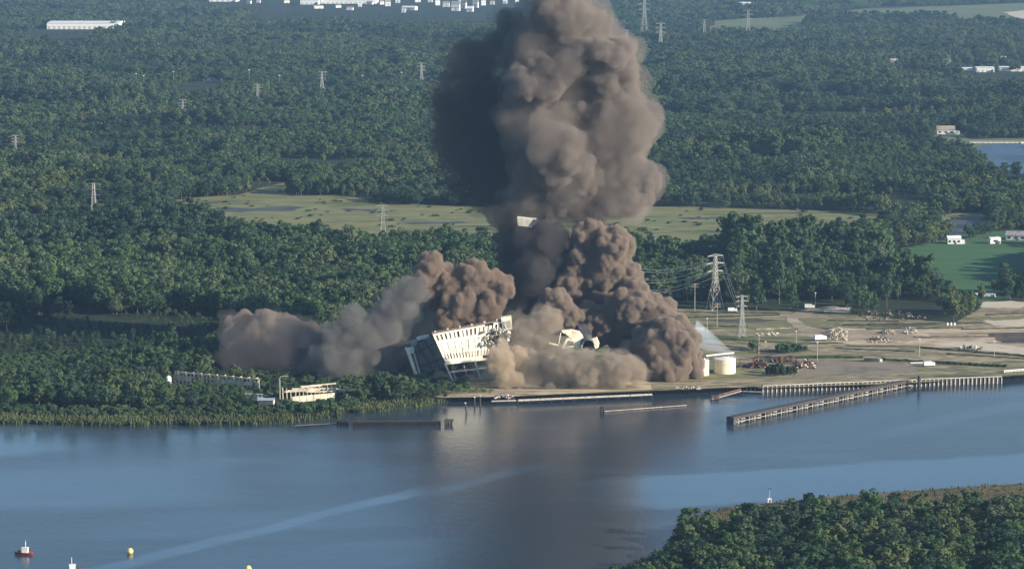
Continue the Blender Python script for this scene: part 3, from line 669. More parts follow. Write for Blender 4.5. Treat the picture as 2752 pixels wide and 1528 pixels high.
# ------------------------------------------------------------------ smoke and dust: billowing bodies filled with real scattering air
def ico(sub):
    bm = bmesh.new(); bmesh.ops.create_icosphere(bm, subdivisions=sub, radius=1.0)
    V = np.array([v.co[:] for v in bm.verts]); F = np.array([[v.index for v in f.verts] for f in bm.faces]); bm.free(); return V, F
ICO2, ICO1 = ico(3), ico(2)
def billow(name, puffs, d0, voxel, mat, label, seed, kids=26, grand=6, kr=(0.2, 0.5), disp=0.10, dscale=0.06, flat=0.8, up=None, near=False, grow=1.0, parent=None):
    """puffs: (u, v, radius, depth offset) on the sight lines at about d0; each bulges into smaller and smaller billows"""
    g = np.random.default_rng(seed); C, R, lev = [], [], []
    for q in puffs:
        u, v, r = q[:3]; lead = (-75 if v > 848 else -40 if v > 760 else 0) if near else 0; dd = q[3] if len(q) > 3 else g.uniform(-0.5, 0.5) * r * 0.35
        d = d0 + dd + lead; c = np.array(atd(u, v, d)); rad = r * mpp(d) * 0.9 * grow
        C.append(c); R.append(rad); lev.append(0)
        for k in range(kids):
            e = g.normal(size=3); e /= np.linalg.norm(e); e[2] = e[2] * 0.9 + 0.1
            rk = rad * g.uniform(*kr); ck = c + e * (rad - rk * 0.25) * np.array([1, flat, 1])
            C.append(ck); R.append(rk); lev.append(1)
            for j in range(grand):
                f = g.normal(size=3) + e * 0.9; f /= np.linalg.norm(f); rj = rk * g.uniform(0.28, 0.5)
                C.append(ck + f * (rk - rj * 0.2)); R.append(rj); lev.append(2)
    Vs, Fs, n = [], [], 0
    for c, r, L in zip(C, R, lev):
        if r < voxel * 1.1: continue
        iv, iff = ICO2 if L == 0 else ICO1
        Vs.append(iv * r * (np.array([1, flat, 1]) if L == 0 else 1.0) + c); Fs.append(iff + n); n += len(iv)
    me = mesh_np(name, np.concatenate(Vs), np.concatenate(Fs))
    o = bpy.data.objects.new(name, me); COL.objects.link(o)
    md = o.modifiers.new('r', 'REMESH'); md.mode = 'VOXEL'; md.voxel_size = voxel; md.use_smooth_shade = True
    dg = bpy.context.evaluated_depsgraph_get(); me2 = bpy.data.meshes.new_from_object(o.evaluated_get(dg)); o.modifiers.clear(); o.data = me2
    nv = len(me2.vertices); co = np.empty(nv * 3, np.float32); me2.vertices.foreach_get('co', co); co = co.reshape(-1, 3).astype(float)
    no = np.empty(nv * 3, np.float32); me2.vertices.foreach_get('normal', no); no = no.reshape(-1, 3)
    amp = disp / dscale
    h = (1 - np.abs(2 * np_noise(co * dscale, seed) - 1)) * 0.6 + (1 - np.abs(2 * np_noise(co * dscale * 2.3 + 31, seed)  - 1)) * 0.35 + (np_noise(co * dscale * 5.1, seed)) * 0.2
    co = co + no * ((h - 0.6) * amp)[:, None]
    if up is not None: co[:, 2] = np.maximum(co[:, 2], up)
    me2.vertices.foreach_set('co', co.astype(np.float32).ravel()); me2.update()
    if not me2.materials: me2.materials.append(mat)
    else: me2.materials[0] = mat
    print(name, nv)
    if parent is not None: o.parent = parent; return o
    return tag(o, label, 'smoke', None, 'stuff')
PL = [(1405, 55, 82), (1462, 92, 80), (1350, 112, 60), (1512, 160, 82), (1420, 170, 88), (1345, 212, 72), (1562, 232, 54), (1480, 270, 98), (1350, 322, 72), (1405, 385, 88, -20), (1560, 322, 78), (1605, 330, 44), (1530, 420, 78), (1604, 455, 52), (1445, 462, 78), (1345, 445, 55), (1545, 500, 58), (1325, 512, 52), (1390, 515, 50), (1480, 535, 45), (1590, 500, 45)]
DK = [(1188, 160, 66), (1240, 118, 44), (1288, 95, 46), (1170, 225, 70), (1235, 250, 80), (1150, 300, 62), (1222, 350, 84), (1160, 390, 66), (1245, 440, 72), (1195, 430, 56), (1262, 520, 46, -20), (1300, 585, 56, -30), (1340, 640, 66, -40), (1335, 705, 62, -40), (1392, 600, 50, -40), (1290, 660, 42, -40), (1300, 740, 50, -40), (1380, 690, 50, -40), (1300, 165, 45), (1285, 60, 46), (1130, 250, 46), (1120, 350, 44), (1215, 500, 44), (1300, 300, 50), (1290, 400, 50), (1160, 470, 40)]
ML = [(1085, 668, 36), (1072, 690, 36), (1132, 712, 46), (1190, 702, 46), (1245, 718, 44), (1160, 765, 48), (1230, 770, 44), (1095, 745, 46), (1270, 730, 26), (1200, 800, 36), (1120, 805, 34)]
LB = [(590, 870, 34), (600, 905, 40), (640, 950, 34), (700, 950, 40), (780, 950, 40), (580, 840, 22), (608, 826, 42), (660, 824, 42), (715, 828, 40), (768, 842, 38), (622, 880, 56), (700, 892, 66), (780, 902, 58), (662, 925, 46), (740, 930, 46), (800, 870, 40), (820, 850, 25)]
GR = [(1060, 800, 40, 45), (1030, 880, 46, 45), (985, 860, 50, 40), (900, 850, 46), (840, 840, 34), (1050, 930, 30, 45), (900, 955, 34), (840, 950, 30), (780, 930, 30), (880, 798, 34), (805, 905, 40), (862, 918, 56), (930, 880, 60), (965, 822, 54), (1005, 765, 48), (930, 925, 50), (1005, 900, 44, 35), (1040, 730, 40), (1012, 842, 44, 40), (1045, 820, 26, 45), (840, 890, 36), (960, 940, 36), (1080, 830, 26, 45), (1100, 820, 22, 45)]
RC = [(1625, 962, 20), (1660, 960, 22), (1695, 956, 20), (1730, 950, 20), (1755, 940, 16), (1485, 600, 46), (1538, 622, 54), (1452, 655, 50), (1520, 682, 68), (1568, 700, 46), (1430, 722, 50), (1500, 752, 70), (1590, 772, 66), (1398, 762, 40), (1648, 806, 62), (1692, 852, 60), (1660, 885, 78), (1722, 912, 44), (1690, 928, 44), (1642, 935, 40), (1570, 835, 58), (1722, 868, 42), (1600, 900, 46), (1380, 742, 34), (1420, 800, 50), (1500, 820, 60)]
FP = [(1325, 978, 15, -10), (1350, 982, 14, -10), (1385, 978, 16, -10), (1415, 980, 13, -10), (1450, 976, 16, -10), (1490, 974, 15, -10), (1525, 974, 13, -10), (1560, 970, 16, -10), (1600, 966, 15, -8), (1280, 986, 15, -10), (1305, 984, 12, -10), (1470, 900, 26), (1500, 960, 26), (1605, 940, 26), (1420, 890, 24), (1262, 868, 16, 6), (1258, 888, 22, 4), (1262, 985, 24), (1262, 918, 38), (1270, 958, 30), (1252, 895, 24), (1330, 884, 42, 34), (1345, 930, 44, 12), (1316, 838, 42, 40), (1375, 815, 40, 44), (1430, 932, 46), (1480, 945, 44), (1540, 935, 42), (1578, 925, 38), (1362, 870, 42, 36), (1400, 952, 32), (1530, 960, 28), (1340, 960, 28), (1300, 900, 32, 14), (1295, 960, 26), (1450, 960, 28)]
FPB = [(1215, 960, 22), (1235, 940, 22), (1110, 950, 22), (1150, 965, 20), (1180, 960, 20), (1085, 960, 16)]
SM = {}
SM['plume'] = smoke_mat('smoke_plume', (0.405, 0.36, 0.325), 0.15)
SM['dark'] = smoke_mat('smoke_shade', (0.13, 0.125, 0.125), 0.07)  # low albedo puts the plume's shade into the smoke colour
SM['ml'] = smoke_mat('dust_brown', (0.46, 0.37, 0.3), 0.4)
SM['lb'] = smoke_mat('dust_rust', (0.43, 0.35, 0.3), 0.3)
SM['gr'] = smoke_mat('dust_grey', (0.33, 0.315, 0.3), 0.09)
SM['rc'] = smoke_mat('dust_cauliflower', (0.46, 0.385, 0.32), 0.45)
SM['fp'] = smoke_mat('dust_pale', (0.7, 0.6, 0.46), 0.16)
sp_ = billow('smoke_plume', PL, 2405, 1.6, SM['plume'], 'tall sunlit brown smoke plume rising above the collapsing plant', 1, 36, 9, (0.16, 0.46), disp=0.32, dscale=0.1)
billow('veil', PL, 2405, 3.4, smoke_mat('smoke_veil', (0.43, 0.375, 0.325), 0.03), '', 21, 20, 3, (0.3, 0.6), disp=0.3, dscale=0.035, grow=1.2, parent=sp_)
dk_ = billow('shade_toned_smoke', DK, 2432, 2.4, SM['dark'], 'smoke column on the left side of the plume, its shade put into a dark colour', 2, 18, 3, disp=0.2, dscale=0.04, grow=0.84)
billow('veil', DK, 2432, 3.4, smoke_mat('shade_toned_veil', (0.15, 0.145, 0.145), 0.018), '', 22, 18, 2, (0.3, 0.6), disp=0.3, dscale=0.03, grow=1.14, parent=dk_)  # thin edge of the lobe, shade put into its dark tint too
CK = [(1290, 560, 46), (1330, 610, 60), (1300, 650, 50), (1375, 610, 50), (1340, 690, 66), (1290, 710, 44), (1330, 745, 56), (1390, 680, 56), (1280, 610, 36), (1400, 640, 46), (1250, 540, 34)]
billow('shade_toned_smoke', CK, 2388, 2.0, smoke_mat('shade_toned_core', (0.16, 0.15, 0.15), 0.12), 'smoke column between the two brown dust clouds, its colour darkened for shade', 9, 20, 4, disp=0.2, dscale=0.06)  # near black colour stands in for the shade on this column
billow('dust_cloud', ML, 2352, 1.0, SM['ml'], 'brown lumpy dust cloud directly behind the leaning building', 3, 46, 10, (0.14, 0.36), disp=0.26, dscale=0.16)
billow('dust_cloud', LB, 2378, 1.5, SM['lb'], 'low rust brown dust cloud farthest left, dark underneath', 4, 26, 5, disp=0.15, dscale=0.08)
gr_ = billow('dust_cloud', GR, 2322, 1.7, SM['gr'], 'thin grey dust haze left of the leaning building', 5, 20, 4, disp=0.15, dscale=0.08)
billow('veil', GR + LB, 2340, 2.4, smoke_mat('dust_grey_veil', (0.38, 0.35, 0.32), 0.012), '', 24, 16, 2, (0.3, 0.6), disp=0.3, dscale=0.05, grow=1.22, parent=gr_)
billow('dust_cloud', RC, 2385, 1.05, SM['rc'], 'dense cauliflower dust cloud rolling out to the storage tanks', 6, 52, 10, (0.13, 0.36), disp=0.28, dscale=0.17, near=True, up=LZ + 0.3)
FP2 = [q for q in FP if q[0] >= 1312]; FP1 = [q for q in FP if q[0] < 1312]
billow('dust_cloud', FP2, 2276, 0.9, smoke_mat('dust_tan', (0.55, 0.475, 0.385), 0.13), 'broad grey tan dust rolling along the quay before the wreck', 17, 36, 9, (0.12, 0.42), disp=0.34, dscale=0.15, up=LZ + 0.4)
fp_ = billow('dust_cloud', FP1, 2270, 0.9, SM['fp'], 'tall pale tan dust column at the right end of the leaning building', 7, 34, 8, (0.14, 0.42), disp=0.3, dscale=0.16, up=LZ + 0.4)
billow('veil', FP, 2272, 2.0, smoke_mat('dust_pale_veil', (0.55, 0.48, 0.4), 0.022), '', 23, 18, 3, (0.3, 0.6), disp=0.3, dscale=0.07, grow=1.14, up=LZ + 0.4, parent=fp_)
billow('dust_cloud', FPB, 2300, 1.2, smoke_mat('dust_wisp', (0.75, 0.68, 0.56), 0.05), 'thin dust wisps around the steel legs of the leaning building', 8, 16, 4, disp=0.15, dscale=0.1, up=LZ + 0.4)
# ------------------------------------------------------------------ the collapsing power station
def R1(x, y):                                    # survey of the wreck, fine sheet -> coarse sheet
    return (1040 + x * 0.27174) / KV, (820 + y * 0.27174) / KV
def wk(x, y, d): return atd(*R1(x, y), d)
DB = 2296.0
ps = thing('power_station', (wk(575, 560, DB).x, DB, LZ), 'cream power station building leaning left as it collapses', 'building')
TL, TR, BR, BL = (450, 285), (1140, 158), (1070, 520), (575, 560)
def fac(s, t, back=0.0):
    x = (TL[0] * (1 - s) + TR[0] * s) * (1 - t) + (BL[0] * (1 - s) + BR[0] * s) * t
    y = (TL[1] * (1 - s) + TR[1] * s) * (1 - t) + (BL[1] * (1 - s) + BR[1] * s) * t
    return wk(x, y, DB + 16 * s + back)
def slab(s0, s1, t0, t1, th=0.9, b0=0.0):
    q = [fac(s0, t1, b0), fac(s1, t1, b0), fac(s1, t1, b0 + th), fac(s0, t1, b0 + th), fac(s0, t0, b0), fac(s1, t0, b0), fac(s1, t0, b0 + th), fac(s0, t0, b0 + th)]
    return MB().hexa(q)
rp = random.Random(5)
def panels(ts, cols, gap=0.0012):
    for t0, t1 in zip(ts, ts[1:]):
        for k in range(cols):
            if (k > cols * 0.74 and rp.random() < 0.28): continue
            slab(k / cols + gap, (k + 1) / cols - gap, t0 + 0.003, t1 - 0.003, 0.9, rp.uniform(0, 0.12)).build('wall_panel', M['cream'], ps)
panels([0.0, 0.055], 8); panels([0.235, 0.36, 0.55, 0.74], 9); panels([0.9, 1.0], 8)
def window_row(t0, t1, n, s0, s1, base_w):
    st = (s1 - s0) / n
    for k in range(n):
        a = s0 + k * st; solid_w = base_w + rp.uniform(-.1, .16)
        slab(a, a + st * solid_w, t0 + 0.002, t1 - 0.002, 0.8, 0.05).build('wall_pier', M['cream'], ps)
        if rp.random() < 0.7: slab(a + st * solid_w, a + st, t0 + (t1 - t0) * rp.uniform(0.0, 0.25), t1 - (t1 - t0) * 0.06, 0.3, 0.7).build('window_opening', M['opening'], ps)
window_row(0.055, 0.235, 16, 0.0, 1.0, 0.6); window_row(0.74, 0.9, 18, 0.0, 1.0, 0.56)
slab(0.0, 1.0, 0.352, 0.368, 0.5, -0.5).build('sill_band', M['steelpale'], ps)
slab(0.0, 1.0, 0.238, 0.25, 0.5, -0.45).build('sill_band', M['steelpale'], ps)
for k in range(9): slab(0.06 + k * 0.11, 0.063 + k * 0.11, 0.37, 0.72, 0.35, -0.35).build('wall_rib', M['steelpale'], ps)
for s_, t_ in ((0.34, 0.5), (0.42, 0.45), (0.5, 0.52), (0.58, 0.42), (0.62, 0.6), (0.7, 0.5), (0.76, 0.44), (0.4, 0.62), (0.55, 0.66), (0.82, 0.55)):
    slab(s_, s_ + 0.022, t_, t_ + 0.04, 0.3, -0.3).build('vent_hatch', M['steelpale'], ps)
slab(0.004, 0.996, 0.01, 0.99, 0.5, 5.0).build('inner_wall', M['opening'], ps)
# roof, tilted with the frame
q = [fac(-0.005, -0.01, 0.2), fac(1.0, -0.01, 0.2), fac(1.0, -0.01, 30) + Vector((0, 0, 1)), fac(-0.005, -0.01, 30) + Vector((0, 0, 1))]
MB().hexa(q + [p + Vector((0, 0, 1.0)) for p in q]).build('roof', M['roofbrown'], ps)
for k in range(16):
    s_ = 0.04 + k * 0.058 + rp.uniform(-.01, .01); p = fac(s_, -0.03, 1.0)
    MB().box(p + Vector((0, 0, 1.0)), (rp.uniform(.8, 1.8), 1.2, rp.uniform(.8, 2.0)), 0.3).build('roof_parapet', M['rustdark' if k % 3 else 'concrete'], ps)
# the end wall, open, its shade put into a dark grey colour
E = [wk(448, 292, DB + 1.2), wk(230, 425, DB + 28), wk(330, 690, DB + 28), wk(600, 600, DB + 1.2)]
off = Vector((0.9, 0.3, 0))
MB().hexa([E[3], E[2], E[2] + off, E[3] + off, E[0], E[1], E[1] + off, E[0] + off]).build('end_wall', M['endshade'], ps)
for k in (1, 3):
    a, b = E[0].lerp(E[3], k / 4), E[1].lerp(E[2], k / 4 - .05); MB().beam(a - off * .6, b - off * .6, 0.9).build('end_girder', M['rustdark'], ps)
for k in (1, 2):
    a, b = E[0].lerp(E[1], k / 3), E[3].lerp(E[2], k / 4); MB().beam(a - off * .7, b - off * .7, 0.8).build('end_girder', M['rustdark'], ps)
def plate(pts, th, name, mat):
    P = [wk(*p) for p in pts]; o = Vector((0.1, th, 0))
    return MB().hexa([P[0], P[1], P[1] + o, P[0] + o, P[3], P[2], P[2] + o, P[3] + o]).build(name, mat, ps)
plate([(215, 485, DB + 24), (268, 470, DB + 24), (270, 405, DB + 24), (172, 425, DB + 24)], 4, 'corner_block', M['white'])
MB().beam(wk(205, 440, DB + 23), wk(292, 690, DB + 23), 2.6, 2.6).build('column', M['cream'], ps)
MB().beam(wk(268, 470, DB + 23.5), wk(326, 680, DB + 23.5), 1.3, 1.6).build('column', M['concrete'], ps)
plate([(300, 350, DB + 20), (425, 318, DB + 20), (415, 292, DB + 20), (292, 318, DB + 20)], 5, 'roof_sheet', M['white'])
plate([(236, 402, DB + 22), (300, 392, DB + 22), (296, 340, DB + 22), (232, 352, DB + 22)], 5, 'roof_sheet', M['bluegrey'])
plate([(200, 420, DB + 26), (440, 312, DB + 26), (436, 292, DB + 26), (196, 402, DB + 26)], 3, 'roof_edge', M['darksteel'])
# high block at the right end
plate([(1150, 252, DB + 14), (1240, 238, DB + 14), (1226, 106, DB + 14), (1126, 120, DB + 14)], 7, 'stair_tower', M['cream'])
plate([(1160, 225, DB + 13.6), (1225, 215, DB + 13.6), (1222, 150, DB + 13.6), (1150, 160, DB + 13.6)], 0.5, 'tower_panel', M['concrete'])
# broken cladding where the dust breaks through
for k in range(26):
    p = wk(rp.uniform(960, 1210), rp.uniform(215, 400), DB + 10 + rp.uniform(-3, 3))
    MB().box(p, (rp.uniform(1.2, 4), rp.uniform(.4, 1), rp.uniform(1, 3.2)), rp.uniform(-1, 1), (rp.uniform(-.6, .6), rp.uniform(-1, 1))).build('broken_panel', M['cream' if k % 3 else 'concrete'], ps)
# the steel legs and floor beams below
for a, b, w, m in [((572, 575, DB), (1060, 520, DB + 16), 1.6, 'cream'), ((628, 657, DB), (985, 618, DB + 13), 1.2, 'steelpale'), ((665, 792, DB), (930, 762, DB + 12), 1.0, 'steelpale'), ((575, 600, DB + 8), (1050, 548, DB + 20), 0.9, 'rust')]:
    MB().beam(wk(*a), wk(*b), w).build('floor_beam', M[m], ps)
for a, b, w in [((575, 575, DB), (668, 790, DB), 1.3), ((668, 790, DB), (760, 1010, DB), 1.0), ((868, 548, DB + 9), (925, 720, DB + 9), 1.1), ((925, 720, DB + 9), (985, 960, DB + 9), 0.9), ((1010, 540, DB + 13), (1085, 800, DB + 13), 1.0), ((640, 600, DB + 14), (740, 900, DB + 14), 0.9), ((760, 590, DB + 16), (850, 900, DB + 16), 0.9)]:
    MB().beam(wk(*a), wk(*b), w).build('leg', M['steelpale'], ps)
for a, b in [((650, 640, DB + 2), (700, 600, DB + 4)), ((655, 590, DB + 3), (690, 650, DB + 3)), ((700, 640, DB + 4), (870, 590, DB + 9))]:
    MB().beam(wk(*a), wk(*b), 0.8).build('brace', M['rust'], ps)

# the toppling boiler section further right
bo = thing('boiler_house', (wk(1900, 420, 2310).x, 2310, LZ), 'wrecked pale boiler section with dark round flue sticking out of the dust', 'wreck')
def bq(pts, d, th, name, m):
    P = [wk(x, y, d) for x, y in pts]; o = Vector((0.6, th, 0)); b = MB(); n = len(P)
    b.v = P + [p + o for p in P]; b.f = [list(range(n))[::-1], list(range(n, 2 * n))] + [[i, (i + 1) % n, n + (i + 1) % n, n + i] for i in range(n)]
    b.build(name, M[m], bo)
bq([(1735, 268), (1725, 250), (1810, 244), (1895, 262), (1962, 342), (1925, 420), (1885, 424), (1840, 405), (1850, 350), (1790, 300)], 2306, 6, 'casing', 'cream')
bq([(2022, 330), (2070, 318), (2095, 380), (2088, 420), (2062, 432), (2040, 380)], 2310, 5, 'casing', 'cream')
for a, b, w in [((1735, 432), (1785, 330), 1.6), ((1778, 335), (1860, 352), 1.4), ((1600, 372), (1700, 395), 1.2), ((1845, 402), (1740, 425), .8), ((1720, 270), (1700, 380), .7), ((1820, 260), (1800, 330), .7)]:
    MB().beam(wk(*a, 2304), wk(*b, 2304), w).build('frame_member', M['cream'], bo)
# the flue: an open shell lying over, dark inside
fa, fb = wk(1985, 400, 2303), wk(1925, 235, 2330)
b = MB(); nn = 22; ax = (fb - fa).normalized(); rx = ax.cross(Vector((0, 1, 0.2))).normalized(); ry = ax.cross(rx)
for e, ro, ri in ((fa, 5.2, 4.9), (fb, 5.6, 5.3)):
    for rad in (ro, ri):
        for i in range(nn):
            g_ = 2 * math.pi * i / nn; b.v.append(e + (rx * math.cos(g_) * 1.0 + ry * math.sin(g_)) * rad)
for i in range(nn):
    j = (i + 1) % nn; o2 = 2 * nn
    b.f += [[i, j, o2 + j, o2 + i], [nn + j, nn + i, o2 + nn + i, o2 + nn + j], [j, i, nn + i, nn + j], [o2 + i, o2 + j, o2 + nn + j, o2 + nn + i]]
b.build('flue', M['darksteel'], bo, True)
bq([(1880, 190), (1945, 200), (2010, 250), (2025, 330), (1985, 330), (1950, 290), (1900, 230)], 2312, 4, 'flue_bend', 'darksteel')
bq([(1925, 440), (1975, 470), (2040, 470), (2080, 430), (2030, 520), (1970, 540), (1930, 500)], 2302, 4, 'flue_collar', 'darksteel')
# a slab of concrete still in the air, under the plume
sb = thing('falling_slab', atd(1323, 566, 2358), 'pale broken slab hanging in the air under the plume', 'debris')
P = [atd(u, v, 2358) for u, v in ((1303, 567), (1336, 571), (1348, 553), (1300, 548))]; o = Vector((0.5, 4, 1))
MB().hexa([P[0], P[1], P[1] + o, P[0] + o, P[3], P[2], P[2] + o, P[3] + o]).build('slab', M['concrete'], sb)
MB().beam(atd(1340, 566, 2357.5), atd(1352, 550, 2357.5), 1.6).build('torn_edge', M['darksteel'], sb)

# ------------------------------------------------------------------ storage tanks and water cannon
def tank(u, vb, wpx, hpx, label, rings=3):
    p = ground(u, vb); r = wpx * mpp(p.y) / 2; h = hpx * mpp(p.y)
    t = thing('storage_tank', p + Vector((0, r, 0)), label, 'tank', 'storage tanks on the quay'); c = t.location
    MB().lathe(c, [(r, -.3), (r, h)], 36).build('shell', M['tankcream'], t, False)
    rf = MB().lathe(c, [(r + .15, h), (r + .15, h + .35), (r * .6, h + r * .12), (0.3, h + r * .22)], 36).build('roof', M['white'], t)
    for k in range(1, rings): MB().lathe(c, [(r + .12, h * k / rings), (r + .12, h * k / rings + .18)], 36).build('hoop', M['steelpale'], t)
    MB().beam(c + Vector((-r * .7, -r * .74, 0)), c + Vector((-r * .7, -r * .74, h + 1)), .5, .3).build('ladder', M['steelpale'], t)
    MB().lathe(c + Vector((r * .3, 0, h + r * .12)), [(.6, 0), (.6, 1.2)], 10).build('vent', M['steelpale'], rf)
tank(1824, 941, 56, 36, 'round cream storage tank beside the water cannon, fully in view', 3)
tank(1767, 945, 34, 38, 'cream storage tank half buried by the rolling dust', 3)
cw = thing('pipe_gantry', ground(1805, 915), 'pale pipe gantry behind the storage tanks', 'gantry')
MB().beam(ground(1775, 912) + Vector((0, 0, 6)), ground(1845, 906) + Vector((0, 0, 6.5)), 1.0).build('pipe', M['white'], cw)
for u in (1780, 1800, 1820, 1840): MB().beam(ground(u, 911), ground(u, 911) + Vector((0, 0, 6)), .5).build('post', M['steelpale'], cw)
wc = thing('water_cannon', ground(1868, 922), 'dark water cannon beside the tank spraying toward the dust', 'cannon')
c = wc.location
MB().box(c + Vector((0, 0, 1.0)), (6, 3, 1.6), .2).build('chassis', M['darksteel'], wc)
MB().box(c + Vector((2.0, 0, 2.6)), (1.8, 2.4, 1.8), .2).build('cab', M['red'], wc)
for dx in (-2, 2):
    for dy in (-1.4, 1.4): MB().tube(c + Vector((dx, dy - .2, .6)), c + Vector((dx, dy + .2, .6)), .7, n=12).build('wheel', M['dark'], wc)
noz = atd(1862, 906, c.y); MB().tube(c + Vector((-1, 0, 1.8)), noz, .45, .3, 8).build('barrel', M['darksteel'], wc)
tgt = atd(1742, 838, c.y + 8)
jet = MB(); n = 14; prev = None
for i in range(n + 1):
    t = i / n; pc = noz.lerp(tgt, t) + Vector((0, 0, 6 * t * (1 - t))); r = .4 + 11 * t ** 1.1
    for k in range(12):
        g_ = 2 * math.pi * k / 12; jet.v.append(pc + Vector((0.62 * math.cos(g_) * r * .5, math.sin(g_) * r * .5, math.cos(g_) * r)))
for i in range(n):
    for k in range(12): j = (k + 1) % 12; jet.f.append([i * 12 + k, i * 12 + j, i * 12 + 12 + j, i * 12 + 12 + k])
jet.f.append(list(range(12))[::-1]); jet.f.append([n * 12 + k for k in range(12)])
tag(jet.build('water_spray', smoke_mat('spray', (0.85, 0.92, 0.98), 0.1)), 'fan of white water spray shot from the cannon into the dust', 'spray', None, 'stuff')

# ------------------------------------------------------------------ rusty scrap, rubble, machines
def heap(name, u0, u1, v0, v1, n, mats, size, label, cat, seed, hmax=3.0):
    g = random.Random(seed); t = thing(name, ground((u0 + u1) / 2, (v0 + v1) / 2), label, cat)
    for k in range(n):
        a = g.random(); b_ = g.random(); p = ground(u0 + (u1 - u0) * a, v0 + (v1 - v0) * b_)
        e = 1 - abs(2 * a - 1) ** 2
        sz = (g.uniform(.5, 1.4) * size, g.uniform(.4, 1) * size, g.uniform(.3, .9) * size)
        MB().box(p + Vector((0, 0, g.uniform(0.1, 1) * hmax * e)), sz, g.uniform(0, 3), (g.uniform(-.6, .6), g.uniform(-.6, .6))).build('chunk', M[g.choice(mats)], t)
heap('scrap_heap', 1884, 1930, 916, 926, 46, ['rust', 'rustdark', 'rustdark', 'darksteel'], 2.6, 'rusty red scrap heap right beside the water cannon', 'scrap', 1, 6)
heap('scrap_heap', 2000, 2052, 912, 928, 56, ['rust', 'rustdark', 'rustdark', 'concrete'], 2.0, 'rusty scrap heap at the left end of the paved pad', 'scrap', 2, 4)
heap('scrap_heap', 1925, 2005, 904, 914, 40, ['rust', 'rustdark', 'darksteel'], 2.6, 'long rusty scrap row behind the grey shrubs', 'scrap', 3, 3.5)
heap('rubble_pile', 2080, 2130, 832, 856, 150, ['rubble', 'concrete', 'dirt', 'rubble'], 1.6, 'large pale rubble pile in the middle of the yard', 'rubble', 4, 5)
heap('rubble_pile', 2215, 2250, 834, 842, 40, ['rubble', 'dirt'], 1.5, 'pale rubble pile left of the white slab in the yard', 'rubble', 5, 4)
heap('rubble_pile', 2270, 2310, 832, 840, 40, ['rubble', 'concrete', 'dirt'], 1.5, 'pale rubble pile topped by a white slab', 'rubble', 6, 4)
heap('rubble_pile', 2180, 2240, 852, 862, 46, ['concrete', 'dirt', 'rustdark'], 1.6, 'scattered rubble around the excavator', 'rubble', 7, 2)
heap('rubble_pile', 2410, 2470, 874, 882, 40, ['concrete', 'rustdark', 'darksteel'], 1.8, 'low dark rubble pile near the right edge of the yard', 'rubble', 8, 3)
heap('rubble_pile', 1900, 1960, 838, 846, 30, ['concrete', 'sand'], 1.6, 'small pale rubble pile behind the pylon legs', 'rubble', 9, 2)
heap('rubble_pile', 1240, 1290, 996, 1001, 30, ['concrete', 'timberpale', 'rustdark'], 1.6, 'debris on the quay edge below the pale dust', 'rubble', 10, 2)
heap('concrete_blocks', 1700, 1760, 974, 978, 20, ['concrete', 'sand'], 1.4, 'low concrete debris on the quay edge before the cauliflower dust', 'rubble', 11, 1.5)
heap('brush_pile', 2140, 2330, 784, 808, 60, ['rustdark', 'darkdirt', 'dirt'], 2.2, 'dark brush and spoil bank under the grove', 'spoil', 12, 2)
for u, v, L, w, h, m, rz, lab in [(2285, 836, 9, 3, 1.2, 'white', .2, 'white flat slab lying on the yard rubble'), (2311, 912, 15, 3, .6, 'white', .15, 'long white slab lying behind the pier head'), (2190, 909, 11, 3.5, 3.4, 'darksteel', -.05, 'dark steel container on the back of the paved pad')]:
    t = thing('ground_slab' if m == 'white' else 'container', ground(u, v), lab, 'slab' if m == 'white' else 'container')
    MB().box(t.location + Vector((0, 0, h / 2)), (L, w, h), rz).build('body', M[m], t)
    if m != 'white':
        for k in range(7): MB().box(t.location + Vector((-L / 2 + .8 + k * L / 7, -w / 2 - .1, h / 2)), (.3, .25, h * .9), 0).build('rib', M['rustdark'], t)
        MB().box(t.location + Vector((L / 2 + 2.5, 0, 1.2)), (2.4, 2.2, 2.4), .2).build('end_box', M['concrete'], t)
        MB().box(t.location + Vector((0, 0, h + .15)), (L + .3, w + .3, .3)).build('lid', M['roofgrey'], t)
    else:
        for k in (-1, 1): MB().box(t.location + Vector((k * L * .35, 0, h + .1)), (.5, w, .3), rz).build('bearer', M['concrete'], t)
def truck(u, v, s, rz, label, body='white'):
    t = thing('parked_truck', ground(u, v), label, 'truck', None, rz); t.scale = (s, s, s)
    w = Matrix.LocRotScale(t.location, t.rotation_euler.to_quaternion(), t.scale)
    def bx(c, sz, nm, m, par=None):
        b_ = MB(); b_.box(c, sz); b_.v = [w @ q for q in b_.v]; return b_.build(nm, M[m], par or t)
    bx((-1, 0, 2.1), (5, 2.4, 2.4), 'cargo_box', body); cb = bx((2.6, 0, 1.7), (1.9, 2.3, 1.9), 'cab', 'white'); bx((3.2, 0, 2.1), (.8, 2.0, .7), 'windscreen', 'glass', cb); bx((0, 0, .7), (7.2, 2.0, .35), 'chassis', 'darksteel')
    for dx in (-2.4, 2.4):
        for dy in (-1.1, 1.1):
            b_ = MB().tube((dx, dy - .2, .5), (dx, dy + .2, .5), .5, n=12); b_.v = [w @ q for q in b_.v]; b_.build('wheel', M['dark'], t)
truck(2062, 856, 1.5, .3, 'white truck parked against the large rubble pile')
truck(2336, 921, 1.3, .25, 'white truck parked behind the quay right of the pier head')
truck(2036, 776, 1.3, -.1, 'white truck on the dirt track below the grove')
truck(1842, 784, 1.2, .0, 'white truck left of the dirt track near the pylon')
ex = thing('excavator', ground(2206, 856), 'dark excavator standing in the yard rubble', 'excavator'); c = ex.location
for dy in (-1.3, 1.3): MB().box(c + Vector((0, dy, .5)), (4.4, .8, 1.0)).build('track', M['dark'], ex)
